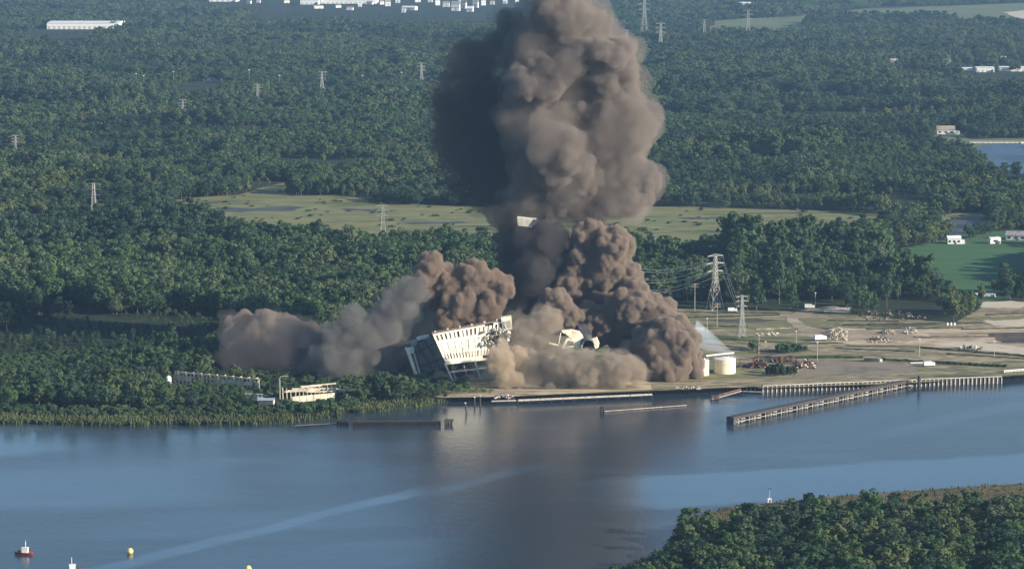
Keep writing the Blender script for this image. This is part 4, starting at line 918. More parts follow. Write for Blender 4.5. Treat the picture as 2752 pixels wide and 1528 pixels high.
MB().box(c + Vector((0, 0, 1.8)), (4, 2.8, 1.5)).build('body', M['darksteel'], ex); MB().box(c + Vector((.8, -.7, 3.2)), (1.6, 1.3, 1.5)).build('cab', M['steelpale'], ex)
bmx = MB().beam(c + Vector((1.8, 0, 2.2)), c + Vector((5, 0, 5.6)), .7).build('boom', M['darksteel'], ex); MB().beam(c + Vector((5, 0, 5.6)), c + Vector((7.4, 0, 2.6)), .5).build('stick', M['darksteel'], bmx); MB().box(c + Vector((7.5, 0, 1.9)), (1.2, 1.3, 1.3)).build('bucket', M['rustdark'], bmx)
for k, u in enumerate((2382, 2391, 2400)):
    t = thing('white_drum', ground(u, 818), 'one of three white drums in a row before the grove', 'drum', 'white drums before the grove'); MB().lathe(t.location, [(.9, 0), (.95, .2), (.9, .4), (.95, 1.4), (.9, 2.6), (.2, 2.7)], 14).build('drum', M['white'], t)
# low hedges and berms that streak the yard
def berm(u0, v0, u1, v1, h, w, mat, label, seed):
    g = random.Random(seed); a, b_ = ground(u0, v0), ground(u1, v1); n = max(6, int((b_ - a).length / 4)); mb = MB(); d = (b_ - a).normalized(); nr = Vector((-d.y, d.x, 0))
    for i in range(n + 1):
        p = a.lerp(b_, i / n) + nr * g.uniform(-1, 1); hh = h * g.uniform(.55, 1.2); ww = w * g.uniform(.7, 1.3)
        mb.v += [p - nr * ww + Vector((0, 0, -.2)), p - nr * ww * .4 + Vector((0, 0, hh * .9)), p + nr * ww * .4 + Vector((0, 0, hh)), p + nr * ww + Vector((0, 0, -.2))]
    for i in range(n):
        for k in range(3): mb.f.append([i * 4 + k, i * 4 + k + 1, i * 4 + 5 + k, i * 4 + 4 + k])
    tag(mb.build('berm', M[mat]), label, 'berm')
M['scrub'] = ground_mat('scrub', [(0.3, (0.02, 0.03, 0.016)), (0.7, (0.05, 0.065, 0.03))], 0.1, 0.8)
berm(1900, 900, 2170, 900, 1.8, 2.5, 'scrub', 'dark scrub hedge behind the paved pad and scrap', 1)
berm(2215, 905, 2530, 922, 1.8, 2.5, 'scrub', 'dark scrub hedge behind the right sheet pile quay', 2)
berm(2312, 874, 2620, 900, 1.4, 2, 'scrub', 'dark ditch bank crossing the right half of the yard', 3)
berm(1700, 800, 1960, 792, 1.2, 3, 'scrub', 'low scrub bank before the pylon feet', 4)
berm(2120, 818, 2470, 812, 1.2, 2.5, 'scrub', 'low dark bank along the foot of the grove', 5)
berm(1760, 850, 1990, 862, .9, 2, 'scrub', 'low grassy bank right of the spray', 6)
berm(2480, 792, 2640, 786, 1.5, 3, 'rustdark', 'brown spoil bank at the right edge below the crop field', 7)
berm(1870, 872, 1990, 884, .9, 2, 'dirt', 'low dirt bank behind the shrubs in the yard', 8)
berm(2130, 870, 2320, 872, .8, 2, 'scrub', 'thin grass bank behind the container', 9)
for u in range(2360, 2530, 14):
    t = tree('shrub', ground(u, 916 + (u - 2360) * .04), NK + 2, (.45, .45, .5), u, 'tiny dark bush in the row behind the right quay', 'shrub', 'bush row behind the right quay')
for k, (u0, v0, u1, v1, m) in enumerate([(1720, 786, 1960, 788, 'scrub'), (1740, 818, 1880, 822, 'scrub'), (1900, 828, 2000, 824, 'dirt'), (1960, 866, 2120, 862, 'scrub'), (2180, 828, 2420, 824, 'scrub'), (2300, 848, 2560, 846, 'rustdark'), (2420, 828, 2640, 824, 'scrub'), (2100, 876, 2300, 884, 'scrub'), (2240, 860, 2330, 858, 'dirt'), (2080, 806, 2260, 808, 'scrub'), (2380, 890, 2640, 906, 'scrub'), (1770, 864, 1880, 876, 'scrub')]):
    berm(u0, v0, u1, v1, .9, 2.2, m, ('low dark scrub line' if m == 'scrub' else 'low brown earth line') + ' ' + ['left of the pylon feet', 'between the lamp post and slender pylon', 'before the dirt track bend', 'left of the large rubble pile', 'behind the pale rubble piles', 'crossing the bare dirt at right', 'before the sand at the right edge', 'behind the steel container', 'right of the excavator', 'under the middle of the grove', 'lowest at the right edge of the yard', 'just above the water spray'][k], 30 + k)
# ------------------------------------------------------------------ quay walls, piers, piles
def sheet_wall(name, pts, top, label, cat, ribstep, panel_m, rib_m, cap_m, capw=1.0, ribw=.7, low=-1.2, panstep=12):
    P = [ground(u, v, 0) for u, v in pts]; t = thing(name, P[0], label, cat)
    for a, b_ in zip(P, P[1:]):
        d = (b_ - a); L = d.length; d.normalize(); nr = Vector((d.y, -d.x, 0))
        if nr.y > 0: nr = -nr
        n = max(1, round(L / panstep))
        for k in range(n):
            p, q = a + d * (L * k / n + .04), a + d * (L * (k + 1) / n - .04); o = nr * random.Random(k).uniform(-.1, .12)
            MB().hexa([p + o + Vector((0, 0, low)), q + o + Vector((0, 0, low)), q - nr * .6 + Vector((0, 0, low)), p - nr * .6 + Vector((0, 0, low)), p + o + Vector((0, 0, top)), q + o + Vector((0, 0, top)), q - nr * .6 + Vector((0, 0, top)), p - nr * .6 + Vector((0, 0, top))]).build('sheet_panel', M[panel_m], t)
        n = max(2, round(L / ribstep)); me = None
        for k in range(n + 1):
            p = a + d * (L * k / n) + nr * .45
            if me is None:
                o = MB().box(p + Vector((0, 0, (top + low) / 2 - .15)), (ribw, .8, top - low - .3), math.atan2(d.y, d.x)).build('rib', M[rib_m], t); me = o.data; o0 = p
            else:
                o = link('rib', me, None, t, p - o0)
        if cap_m: MB().beam(a + nr * .1 + Vector((0, 0, top + .3)), b_ + nr * .1 + Vector((0, 0, top + .3)), capw, .6).build('cap', M[cap_m], t)
    return t
sheet_wall('quay_wall', [(1918, 987), (2100, 979), (2304, 971)], 5.2, 'long ribbed sheet pile quay wall behind the pier', 'quay', 3.7, 'timber', 'pilerib', 'concrete')
sheet_wall('quay_wall', [(2316, 970), (2518, 963)], 5.2, 'ribbed sheet pile quay wall right of the pier head', 'quay', 3.5, 'timber', 'pilerib', 'concrete')
sheet_wall('quay_wall', [(1302, 1005), (1600, 991), (1898, 980)], 3.0, 'low rusty sheet pile quay below the dust clouds', 'quay', 3.2, 'rustdark', 'rust', None, .8, .45)
t = thing('timber_fender', ground(1302, 1005, 0), 'long bleached timber beam along the quay below the dust', 'fender')
a, b_ = ground(1302, 1005, 3.6) + Vector((0, -1.6, 0)), ground(1640, 990, 3.6) + Vector((0, -1.6, 0))
for k in range(6): MB().beam(a.lerp(b_, k / 6 + .002), a.lerp(b_, (k + 1) / 6 - .002), 1.1, 1.3).build('timber', M['timberpale'], t)
for k in range(13): MB().beam(a.lerp(b_, k / 12) + Vector((0, .2, -.6)), a.lerp(b_, k / 12) + Vector((0, .2, -4.4)), .5).build('fender_pile', M['timber'], t)
t = thing('broken_quay_end', ground(1906, 984, 0), 'broken timber quay corner left of the ribbed wall', 'quay')
for k in range(9):
    p = ground(1870 + k * 6, 982 - k * .1, 0); MB().beam(p + Vector((0, -1, -1)), p + Vector((random.uniform(-1, 1), -1, random.uniform(3.2, 5.2))), .9).build('pile', M['timberpale' if k % 2 else 'timber'], t)
for dz in (1.6, 4.2): MB().beam(ground(1868, 982, dz) + Vector((0, -1.8, 0)), ground(1920, 984, dz) + Vector((0, -1.8, 0)), .7).build('wale', M['timberpale'], t)
p = ground(2311, 976, 0); t = thing('mooring_pile', p, 'thick dark mooring pile between the two ribbed quay walls', 'pile')
MB().tube(p + Vector((0, 0, -1)), p + Vector((0, 0, 9.5)), 1.2, 1.1, 12).build('shaft', M['timber'], t); MB().tube(p + Vector((0, 0, 9.5)), p + Vector((0, 0, 10)), 1.35, n=12).build('cap', M['darksteel'], t)
# dark basin wall at the right edge
sheet_wall('basin_wall', [(2524, 951), (2640, 945)], 3.4, 'dark basin wall at the far right end of the quay', 'quay', 9, 'darksteel', 'timber', 'concrete', .8, .4)
t = thing('boat_fence', ground(2535, 938), 'white rail along the basin at the right edge', 'railing')
for k in range(9): MB().beam(ground(2526 + k * 9, 938 - k * .7), ground(2526 + k * 9, 938 - k * .7) + Vector((0, 0, 2.2)), .35).build('post', M['white'], t)
for z_ in (1.2, 2.2): MB().beam(ground(2524, 938) + Vector((0, 0, z_)), ground(2600, 932) + Vector((0, 0, z_)), .45).build('rail', M['white'], t)

# the long ruined pier
A, B_ = ground(1836, 1066, 0), ground(2306, 966, 0); d = (B_ - A); L = d.length; d.normalize(); nr = Vector((d.y, -d.x, 0))
if nr.y > 0: nr = -nr
pr_ = thing('pier', A, 'long dark derelict pier running from the quay out into the river', 'pier')
W2 = 3.0; TOPZ = 5.2
nd = 14
for k in range(nd):
    p, q = A + d * (L * k / nd + .06) + Vector((0, 0, TOPZ)), A + d * (L * (k + 1) / nd - .06) + Vector((0, 0, TOPZ)); MB().beam(p, q, W2 * 2, .7).build('deck_plank', M['timber'], pr_)
MB().beam(A + nr * (W2 + .15) + Vector((0, 0, TOPZ - .8)), B_ + nr * (W2 + .15) + Vector((0, 0, TOPZ - .8)), .4, 1.0).build('wale', M['timber'], pr_)
MB().beam(A + nr * (W2 + .1) + Vector((0, 0, 1.6)), B_ + nr * (W2 + .1) + Vector((0, 0, 1.6)), .35, .5).build('wale', M['pile'], pr_)
MB().beam(A - nr * (W2 + .1) + Vector((0, 0, TOPZ - .8)), B_ - nr * (W2 + .1) + Vector((0, 0, TOPZ - .8)), .4, 1.0).build('wale', M['timber'], pr_)
MB().box(A + d * 1.5 + Vector((0, 0, 2.2)), (3.2, W2 * 2 + .6, 6.0), math.atan2(d.y, d.x)).build('pier_head', M['darksteel'], pr_)
nb = 12; base = None
for k in range(nb + 1):
    p = A + d * (3 + (L - 6) * k / nb)
    MB().box(p + Vector((0, 0, 2.0)), (2.6, W2 * 2 + .5, 5.6), math.atan2(d.y, d.x)).build('bent', M['timber'], pr_)
    if k < nb:
        sp_ = (L - 6) / nb
        for j in range(1, 6):
            q = p + d * sp_ * j / 6
            for s_ in (1, -1):
                if random.random() < 0.12: continue
                MB().tube(q + nr * s_ * (W2 - .2) + Vector((0, 0, -1.5)), q + nr * s_ * (W2 - .2) + Vector((random.uniform(-.2, .2), 0, TOPZ - .3)), .42, n=7).build('pile', M['timberpale' if s_ > 0 and j % 2 else 'timber'], pr_)
        e = p + d * sp_ * .28 + nr * (W2 + .35)
        for z_ in (1.2, 3.3): MB().beam(e + Vector((0, 0, z_)), e + d * sp_ * .22 + Vector((0, 0, z_)), .3, .55).build('fender_board', M['pile'], pr_)
        MB().beam(e + d * sp_ * .24 + Vector((0, 0, 1.0)), e + d * sp_ * .24 + Vector((0, 0, 4.2)), .5).build('fender_post', M['pile'], pr_)
# red gangway sliding into the water
t = thing('gangway', ground(1792, 1000, 0), 'rusty red collapsed gangway sloping into the water', 'gangway')
a, b_ = ground(1788, 1003, 0.6), ground(1862, 982, 3.4)
MB().beam(a, b_, 3.0, .5).build('deck', M['timberpale'], t)
for o in (-1.5, 1.5):
    oo = Vector((0.2, o, 0)); MB().beam(a + oo + Vector((0, 0, 1.5)), b_ + oo + Vector((0, 0, 1.5)), .35).build('top_chord', M['rust'], t)
    for k in range(9): MB().beam(a.lerp(b_, k / 8) + oo, a.lerp(b_, k / 8) + oo + Vector((0, 0, 1.5)), .3).build('strut', M['rust'], t)
    for k in range(8): MB().beam(a.lerp(b_, k / 8) + oo, a.lerp(b_, (k + 1) / 8) + oo + Vector((0, 0, 1.5)), .25).build('brace', M['rustdark'], t)
MB().box(a + Vector((3, 2, 1.2)), (6, 4, 2.6), .2).build('landing', M['rustdark'], t)
# row of stubby piles standing free in the water
t = thing('pile_row', ground(1514, 1036, 0), 'low row of broken piles standing in the water left of the pier', 'piles')
a, b_ = ground(1514, 1036, 0), ground(1726, 1020, 0)
for k in range(46):
    p = a.lerp(b_, k / 45) + Vector((0, random.uniform(-.3, .3), 0)); h = (2.6 if k < 34 else 1.2) * random.uniform(.8, 1.15)
    MB().tube(p + Vector((0, 0, -1)), p + Vector((0, 0, h)), .42, .36, 7).build('pile', M['rustdark'], t)
MB().beam(a + Vector((0, -.7, .8)), b_ + Vector((0, -.7, .7)), .4, .5).build('wale', M['timberpale'], t)
for k in range(3): MB().tube(a + Vector((k * 1.2 - 1, -.5, -1)), a + Vector((k * 1.2 - 1, -.5, 4.6)), .6, n=8).build('dolphin_pile', M['timber'], t)
# sheet pile breakwater before the trees
sheet_wall('breakwater', [(886, 1070), (1108, 1069)], 3.6, 'long low rusty sheet pile breakwater left of the plant', 'breakwater', 2.1, 'timber', 'rustdark', None, .5, .5)
sheet_wall('breakwater', [(846, 1067), (876, 1069)], 3.0, 'short rusty sheet pile stub beside the sandy beach', 'breakwater', 2.1, 'timber', 'rustdark', None, .5, .5)
t = thing('dolphin', ground(1130, 1066, 0), 'dark cluster of leaning mooring piles right of the breakwater', 'piles')
for k in range(9):
    p = t.location + Vector((random.uniform(-3, 3), random.uniform(-2, 2), 0)); MB().tube(p + Vector((0, 0, -1)), p + Vector((random.uniform(-.8, .8), 0, random.uniform(2.5, 4.8))), .55, .5, 8).build('pile', M['timber'], t)
MB().box(t.location + Vector((0, 0, 3.2)), (6.5, 3.5, .9)).build('binding', M['rustdark'], t)
for u, v, h, lab in [(1174, 1040, 8, 'pale leaning pile standing farthest out in the water below the plant'), (1194, 1022, 7, 'left one of two pale piles by the quay corner'), (1208, 1022, 8, 'right one of two pale piles by the quay corner')]:
    t = thing('mooring_pile', ground(u, v, 0), lab, 'pile'); p = t.location
    MB().tube(p + Vector((0, 0, -1)), p + Vector((-1.2 if u < 1180 else -.3, 0, h)), .62, .55, 9).build('shaft', M['timber'], t); MB().tube(p + Vector((-1.2 if u < 1180 else -.3, 0, h)), p + Vector((-1.2 if u < 1180 else -.3, 0, h + .5)), .7, n=9).build('cap', M['white'], t)
t = thing('quay_edge', ground(1240, 1008, 0), 'broken low timber edge where the quay begins below the tall pale dust', 'quay')
for k in range(12): q = ground(1238 + k * 5, 1008, 0); MB().tube(q + Vector((0, 0, -1)), q + Vector((0, 0, 2.6)), .5, n=7).build('pile', M['timber'], t)
MB().beam(ground(1236, 1008, 2.4), ground(1298, 1006, 2.4), .8).build('wale', M['timberpale'], t)

# ------------------------------------------------------------------ pale ruined sheds on the left shore
t = thing('ruined_shed', ground(555, 975), 'long pale skeleton of a roofless shed among the left trees', 'ruin')
a, b_ = ground(440, 968), ground(652, 985)
for k in range(22):
    p = a.lerp(b_, k / 21); MB().beam(p, p + Vector((0, 0, 10.5 - k * .05)), .65).build('post', M['dustcream'], t)
    if k % 2 == 0: q = p + Vector((1.5, 9, 0)); MB().beam(q, q + Vector((0, 0, 9.6)), .6).build('post', M['concrete'], t); MB().beam(p + Vector((0, 0, 10)), q + Vector((0, 0, 9.4)), .5).build('roof_beam', M['dustcream'], t)
for z_, w in ((10.6, .9), (7.6, .6)): MB().beam(a + Vector((0, -.3, z_)), b_ + Vector((0, -.3, z_ - .9)), w).build('girder', M['dustcream'], t)
for s0, s1 in ((0.55, 1.0), (0.02, .2)):
    p, q = a.lerp(b_, s0), a.lerp(b_, s1); MB().hexa([p + Vector((0, -.6, 4.5)), q + Vector((0, -.6, 4.2)), q + Vector((0, -.2, 4.2)), p + Vector((0, -.2, 4.5)), p + Vector((0, -.6, 7.2)), q + Vector((0, -.6, 6.8)), q + Vector((0, -.2, 6.8)), p + Vector((0, -.2, 7.2))]).build('parapet', M['dustcream'], t)
t = thing('ruined_hall', ground(780, 998), 'sunlit ruined hall of pale broken beams above a white wall', 'ruin')
a, b_ = ground(712, 1003), ground(865, 996)
rr_ = random.Random(8)
for k in range(16):
    p = a.lerp(b_, k / 15); MB().beam(p + Vector((0, 0, 0)), p + Vector((rr_.uniform(-.6, .6), 0, rr_.uniform(5.5, 9))), .7).build('post', M['dustcream'], t)
for k in range(7):
    z0 = 5 + k * .6; s0 = rr_.uniform(0, .4); s1 = s0 + rr_.uniform(.3, .6); MB().beam(a.lerp(b_, s0) + Vector((0, -.5 + k * .5, z0)), a.lerp(b_, min(1, s1)) + Vector((0, -.5 + k * .5, z0 + rr_.uniform(-1.2, 1.8))), .9).build('roof_beam', M['dustcream'], t)
for k in range(10):
    p = a.lerp(b_, rr_.random()) + Vector((0, rr_.uniform(0, 8), rr_.uniform(4, 6.5))); MB().box(p, (rr_.uniform(4, 9), rr_.uniform(2, 5), .5), rr_.uniform(-.3, .3), (rr_.uniform(-.25, .25), rr_.uniform(-.15, .15))).build('roof_slab', M['dustcream' if k % 2 else 'concrete'], t)
wa, wb = ground(735, 1012), ground(842, 1002)
for k in range(6): p, q = wa.lerp(wb, k / 6 + .004), wa.lerp(wb, (k + 1) / 6 - .004); MB().hexa([p, q, q + Vector((0, .6, 0)), p + Vector((0, .6, 0)), p + Vector((0, 0, 4.6)), q + Vector((0, 0, 4.6)), q + Vector((0, .6, 4.6)), p + Vector((0, .6, 4.6))]).build('wall_panel', M['dustcream'], t)
MB().beam(ground(845, 1000) + Vector((0, 0, 7)), ground(885, 1000) + Vector((0, 0, 5.6)), .8).build('fallen_beam', M['dustcream'], t)
t = thing('dark_shed', ground(668, 1026), 'dark shed with one white side on the left shore', 'shed'); c = t.location
MB().box(c + Vector((0, 4, 3)), (11, 8, 6)).build('wall', M['darksteel'], t); MB().box(c + Vector((5.8, 4, 2.7)), (.6, 8.2, 5.4)).build('white_wall', M['white'], t); MB().gable(c + Vector((0, 4, 6)), 11.6, 8.4, 1.2).build('roof', M['bluegrey'], t); MB().box(c + Vector((-1, -.15, 1.5)), (3, .3, 3)).build('door', M['interior'], t)
t = thing('pump_frame', ground(632, 1005), 'pale blue pipework frame between the two ruins', 'frame'); c = t.location
for k in range(5): MB().beam(c + Vector((k * 3 - 4, 0, 0)), c + Vector((k * 3 - 4, 0, 5.5 - k * .4)), .5).build('post', M['bluegrey'], t)
for z_ in (2.5, 5): MB().beam(c + Vector((-5, 0, z_)), c + Vector((9, 0, z_ - .6)), .6).build('pipe', M['bluegrey'], t)
t = thing('street_lamp', ground(704, 1003), 'pale curved street lamp at the left end of the ruined hall', 'street lamp'); c = t.location
hl_ = 17.5; MB().tube(c, c + Vector((0, 0, hl_ - 1.5)), .32, .25, 8).build('pole', M['steelpale'], t); MB().path([c + Vector((0, 0, hl_ - 1.5)), c + Vector((.6, 0, hl_ - .4)), c + Vector((2, 0, hl_)), c + Vector((4.5, 0, hl_ + .3))], .24).build('arm', M['steelpale'], t); MB().box(c + Vector((5, 0, hl_ + .2)), (1.6, .7, .35)).build('lamp_head', M['steelpale'], t.children[-1])
p = ground(424, 975); t = thing('white_tank', p, 'small white round tank left of the shed skeleton', 'tank'); MB().lathe(p, [(2.2, 0), (2.2, 8), (1.6, 9.2), (.3, 9.8)], 18).build('shell', M['white'], t); MB().lathe(p, [(2.3, 7.6), (2.3, 7.9)], 18).build('hoop', M['steelpale'], t)

# ------------------------------------------------------------------ pylons, poles and cables
def pylon(u, vb, vt, label, thick, arms=(0.98, 0.84, 0.7), rz=0.0, splay=.13, z0=LZ, armw=.16):
    p = ground(u, vb, z0); h = atd(u, vt, p.y).z - z0
    t = thing('pylon', p, label, 'pylon', None); m = Matrix.Rotation(rz, 3, 'Z')
    def at(x, y, z): return p + m @ Vector((x * h, y * h, z * h))
    wst, top = 0.045, 0.022
    def half(z): return splay + (wst - splay) * min(1, z / .5) if z < .5 else wst + (top - wst) * (z - .5) / .5
    for sx in (-1, 1):
        for sy in (-1, 1):
            b_ = MB()
            for z0_, z1_ in ((0, .5), (.5, 1)): b_.beam(at(sx * half(z0_), sy * half(z0_) * .8, z0_), at(sx * half(z1_), sy * half(z1_) * .8, z1_), thick)
            b_.build('leg', M['galv'], t)
    b_ = MB(); lv = [0, .2, .36, .5, .58, .66, .74, .82, .9, .98]
    for z0_, z1_ in zip(lv, lv[1:]):
        for sy in (-1, 1):
            b_.beam(at(-half(z0_), sy * half(z0_) * .8, z0_), at(half(z1_), sy * half(z1_) * .8, z1_), thick * .55); b_.beam(at(half(z0_), sy * half(z0_) * .8, z0_), at(-half(z1_), sy * half(z1_) * .8, z1_), thick * .55)
            b_.beam(at(-half(z1_), sy * half(z1_) * .8, z1_), at(half(z1_), sy * half(z1_) * .8, z1_), thick * .5)
        for sx in (-1, 1): b_.beam(at(sx * half(z0_), -half(z0_) * .8, z0_), at(sx * half(z1_), half(z1_) * .8, z1_), thick * .5)
    b_.build('lattice', M['galv'], t)
    tips = []
    for k, z_ in enumerate(arms):
        w = armw * (1.0 if k != 1 else 1.15)
        b_ = MB(); b_.beam(at(-w, 0, z_), at(w, 0, z_), thick * .9); b_.beam(at(-w, 0, z_), at(0, 0, z_ + .035), thick * .6); b_.beam(at(w, 0, z_), at(0, 0, z_ + .035), thick * .6); ca = b_.build('crossarm', M['galv'], t)
        for s_ in (-1, 1):
            q = at(s_ * w, 0, z_); MB().beam(q, q - Vector((0, 0, .03 * h)), thick * .8).build('insulator', M['bluegrey'], ca); tips.append(q - Vector((0, 0, .03 * h)))
    return t, tips
TH = lambda v: .3 * mpp(ground(0, v).y) + 0.22
big, tips = pylon(1798, 778, 640, 'tall steel lattice pylon at the left of the yard, cables to the dust', .46, rz=.5)
mid, tips2 = pylon(1865, 848, 742, 'slender lattice pylon standing in the yard right of the tall one', .4, (.97, .86, .74), rz=.3, splay=.1, armw=.13)
for u, vb, vt, lab in [(40, 392, 340, 'small far pylon near the left edge of the wood'), (268, 340, 306, 'smallest far pylon, second from the left edge'), (460, 304, 250, 'far pylon left of the white hut'), (648, 264, 212, 'far pylon right of the white hut'),
        (810, 236, 180, 'far pylon beside the small parking lot'), (1060, 220, 158, 'far pylon just left of the dark smoke'), (237, 560, 460, 'pale pylon rising from the wood at the left of the marsh'), (963, 606, 515, 'pale pylon before the marsh meadow left of the plume'),
        (1620, 90, -4, 'tall far pylon right of the plume top'), (1661, 136, 58, 'far pylon below the tall one right of the plume'), (1576, 116, 76, 'short far pylon touching the right side of the plume'), (1771, 98, 50, 'small far pylon left of the far meadow'), (1881, 102, 25, 'tall far pylon standing at the far meadow edge')]:
    pylon(u, vb, vt, lab, TH(vb), rz=random.uniform(-.3, .3), splay=.1)
    clear_ok = True
def floodlight(u, vb, vt, lab):
    p = ground(u, vb); h = atd(u, vt, p.y).z - LZ; t = thing('floodlight_mast', p, lab, 'mast', 'floodlight masts in the far wood'); w = .34 * mpp(p.y)
    MB().tube(p, p + Vector((0, 0, h)), w, w * .8, 6).build('pole', M['galv'], t); MB().box(p + Vector((0, 0, h)), (w * 14, w * 2, w * 4)).build('lamp_bank', M['white'], t)
for u, vb, vt in [(343, 222, 185), (362, 220, 190), (437, 214, 180), (627, 216, 176), (703, 214, 190), (818, 228, 181), (912, 216, 190), (1010, 212, 182), (190, 226, 198)]:
    floodlight(u, vb, vt, 'thin pale floodlight mast in the far wood left of the plume')
def pole(u, vb, vt, lab, arm=True):
    p = ground(u, vb); h = atd(u, vt, p.y).z - LZ; t = thing('utility_pole', p, lab, 'pole'); MB().tube(p, p + Vector((0, 0, h)), .3, .22, 7).build('shaft', M['timberpale'], t)
    if arm:
        for z_ in (h - .8, h - 3): MB().beam(p + Vector((-3.2, 0, z_)), p + Vector((3.2, 0, z_)), .35).build('crossarm', M['timberpale'], t)
    else: MB().box(p + Vector((0, 0, h)), (1.6, .8, .6)).build('lamp_head', M['white'], t)
    return p + Vector((0, 0, h))
pole(1747, 782, 712, 'wooden pole left of the tall pylon'); pole(1803, 822, 762, 'thin pole at the foot of the tall pylon'); pole(1778, 836, 800, 'lamp post between the dust and the tall pylon', False)
pole(2050, 772, 736, 'lamp post at the foot of the grove', False); pole(2055, 908, 860, 'lamp post above the scrap at the paved pad', False); pole(2312, 894, 852, 'lamp post in the grass behind the pier head', False); pole(2500, 896, 858, 'lamp post in the grass at the right end of the yard', False); pole(1908, 890, 842, 'thin bare post beside the yard shrubs', False)
pole(2002, 862, 832, 'thin post beside the dirt track', False); pole(1925, 882, 858, 'short post among the yard shrubs', False)
M['wire2'] = M['wire']
def cable(a, b_, sag, r, label):
    n = 16; pts = [Vector(a).lerp(Vector(b_), i / n) - Vector((0, 0, sag * 4 * (i / n) * (1 - i / n))) for i in range(n + 1)]
    tag(MB().path(pts, r, 4).build('power_cable', M['wire']), label, 'cable', 'power cables left of the tall pylon')
for k, tp in enumerate(tips):
    vv = (660, 690, 718)[k // 2] + (k % 2) * 12; e = atd(1560, vv, big.location.y + 25)
    cable(tp, e, 9, .26, 'sagging power cable from the tall pylon into the dust')
for k in range(3): cable(tips[k * 2 + 1], tips2[k * 2], 1.5, .1, 'short power cable between the two yard pylons')

# ------------------------------------------------------------------ houses and far buildings
def house(u, vb, wpx, hpx, label, cat='house', rz=0.0, depth=.7, wall='white', roof='roofgrey', rh=.5, nwin=3, group=None, garage=False, kind='house'):
    p = ground(u, vb); k = mpp(p.y); L, h = wpx * k, hpx * k; D = L * depth
    t = thing(kind, p, label, cat, group); c = p + Vector((0, D / 2, 0)); m = Matrix.Rotation(rz, 3, 'Z')
    MB().box(c + Vector((0, 0, h / 2)), (L, D, h), rz).build('wall', M[wall], t)
    rf = MB().gable(c + Vector((0, 0, h + .02)), L, D, h * rh, rz, .03 * L).build('roof', M[roof], t)
    for i in range(nwin):
        q = c + m @ Vector((L * ((i + .5) / nwin - .5), -D / 2 - .12, h * .55)); wdw = MB().box(q, (L / nwin * (.4 if hpx > 9 or p.y < 8000 else .22), .35, h * (.36 if p.y < 8000 else .16)), rz).build('window', M['glass'], t)
    q = c + m @ Vector((L * .08, -D / 2 - .14, h * .24)); MB().box(q, (min(2.2, L * .12), .4, h * .46), rz).build('door', M['roofbrown'], t)
    MB().box(c + m @ Vector((L * .25, D * .1, h * (1 + rh * .9))), (.9, .9, h * .3), rz).build('chimney', M['concrete'], rf)
    if garage: g2 = c + m @ Vector((L * .62, -D * .1, 0)); MB().box(g2 + Vector((0, 0, h * .35)), (L * .34, D * .7, h * .7), rz).build('annex', M[wall], t)
    return t
def warehouse(u0, u1, vb, hpx, depth, label, bays=10, roof='white', kind='warehouse'):
    a, b_ = ground(u0, vb), ground(u1, vb); c = (a + b_) / 2; L = b_.x - a.x; k = mpp(c.y); h = hpx * k; t = thing(kind, c, label, 'warehouse')
    MB().box(c + Vector((0, depth / 2, h / 2)), (L, depth, h)).build('wall', M['white'], t)
    MB().gable(c + Vector((0, depth / 2, h + .05)), L, depth, h * .22, 0, 1).build('roof', M[roof], t)
    for i in range(bays):
        MB().box(c + Vector((L * ((i + .5) / bays - .5), -.25, h * .3)), (L / bays * .45, .5, h * .5)).build('dock_door', M['steelpale'], t)
    MB().box(c + Vector((L * .46, -3, h * .35)), (L * .06, 6, h * .7)).build('office', M['cream'], t)
warehouse(118, 297, 74, 15, 160, 'long white warehouse alone in the far wood at upper left', 14)
warehouse(755, 802, 12, 10, 120, 'white warehouse at the top edge, left of the longest one', 4)
warehouse(808, 946, 10, 9, 200, 'longest white warehouse along the top edge', 12)
warehouse(526, 596, 5, 8, 100, 'white building at the top edge, farthest left of the town', 5)
house(533, 204, 46, 8, 'low white hut roof alone in the far wood', 'hut', 0, .5, roof='white', rh=.8, kind='hut')
house(1876, 16, 44, 8, 'white farm building at the top edge above the far meadow', 'farm', 0, .4, rh=.3, roof='white', kind='farm_building')
house(2248, 166, 20, 12, 'white gabled house at upper right, leftmost of the hamlet', rz=.4, garage=True)
house(2378, 160, 24, 9, 'white house in the hamlet behind the long white sheds', rz=.1)
house(2448, 156, 20, 7, 'small grey roofed house at the back of the hamlet'); house(2524, 152, 14, 7, 'small white house at the back right of the hamlet')
house(2382, 170, 10, 6, 'tiny white shed at the left of the hamlet road', 'shed', kind='shed')
warehouse(2400, 2446, 180, 8, 30, 'long white shed left of the hamlet sheds row', 4); warehouse(2456, 2500, 182, 11, 30, 'middle long white shed of the hamlet row', 4); warehouse(2515, 2620, 180, 10, 30, 'longest white shed of the hamlet row at the right edge', 6)
house(2380, 338, 44, 11, 'tan roofed white house on the wooded creek shore', rz=-.1, roof='dirt', rh=.9, garage=True)
warehouse(2440, 2575, 360, 4, 6, 'low pale boat dock along the creek shore', 10, 'timberpale', kind='boat_dock')
house(2400, 614, 34, 14, 'white house with rounded roof beyond the crop field', roof='white', garage=True); house(2502, 613, 28, 14, 'white boxy shed beyond the crop field', 'shed', .2, .6, roof='white', rh=.2, nwin=1, kind='shed'); house(2560, 604, 52, 12, 'grey roofed house at the right edge beyond the crop field', rz=-.25, rh=.8)
warehouse(2456, 2502, 744, 5, 8, 'low white open shelter below the crop field', 4, kind='shelter')
house(2535, 750, 12, 5, 'small pale hut below the clump at the right edge', 'hut', kind='hut')
house(20, 170, 30, 6, 'pale low house in the wood at the far left edge', kind='house'); 
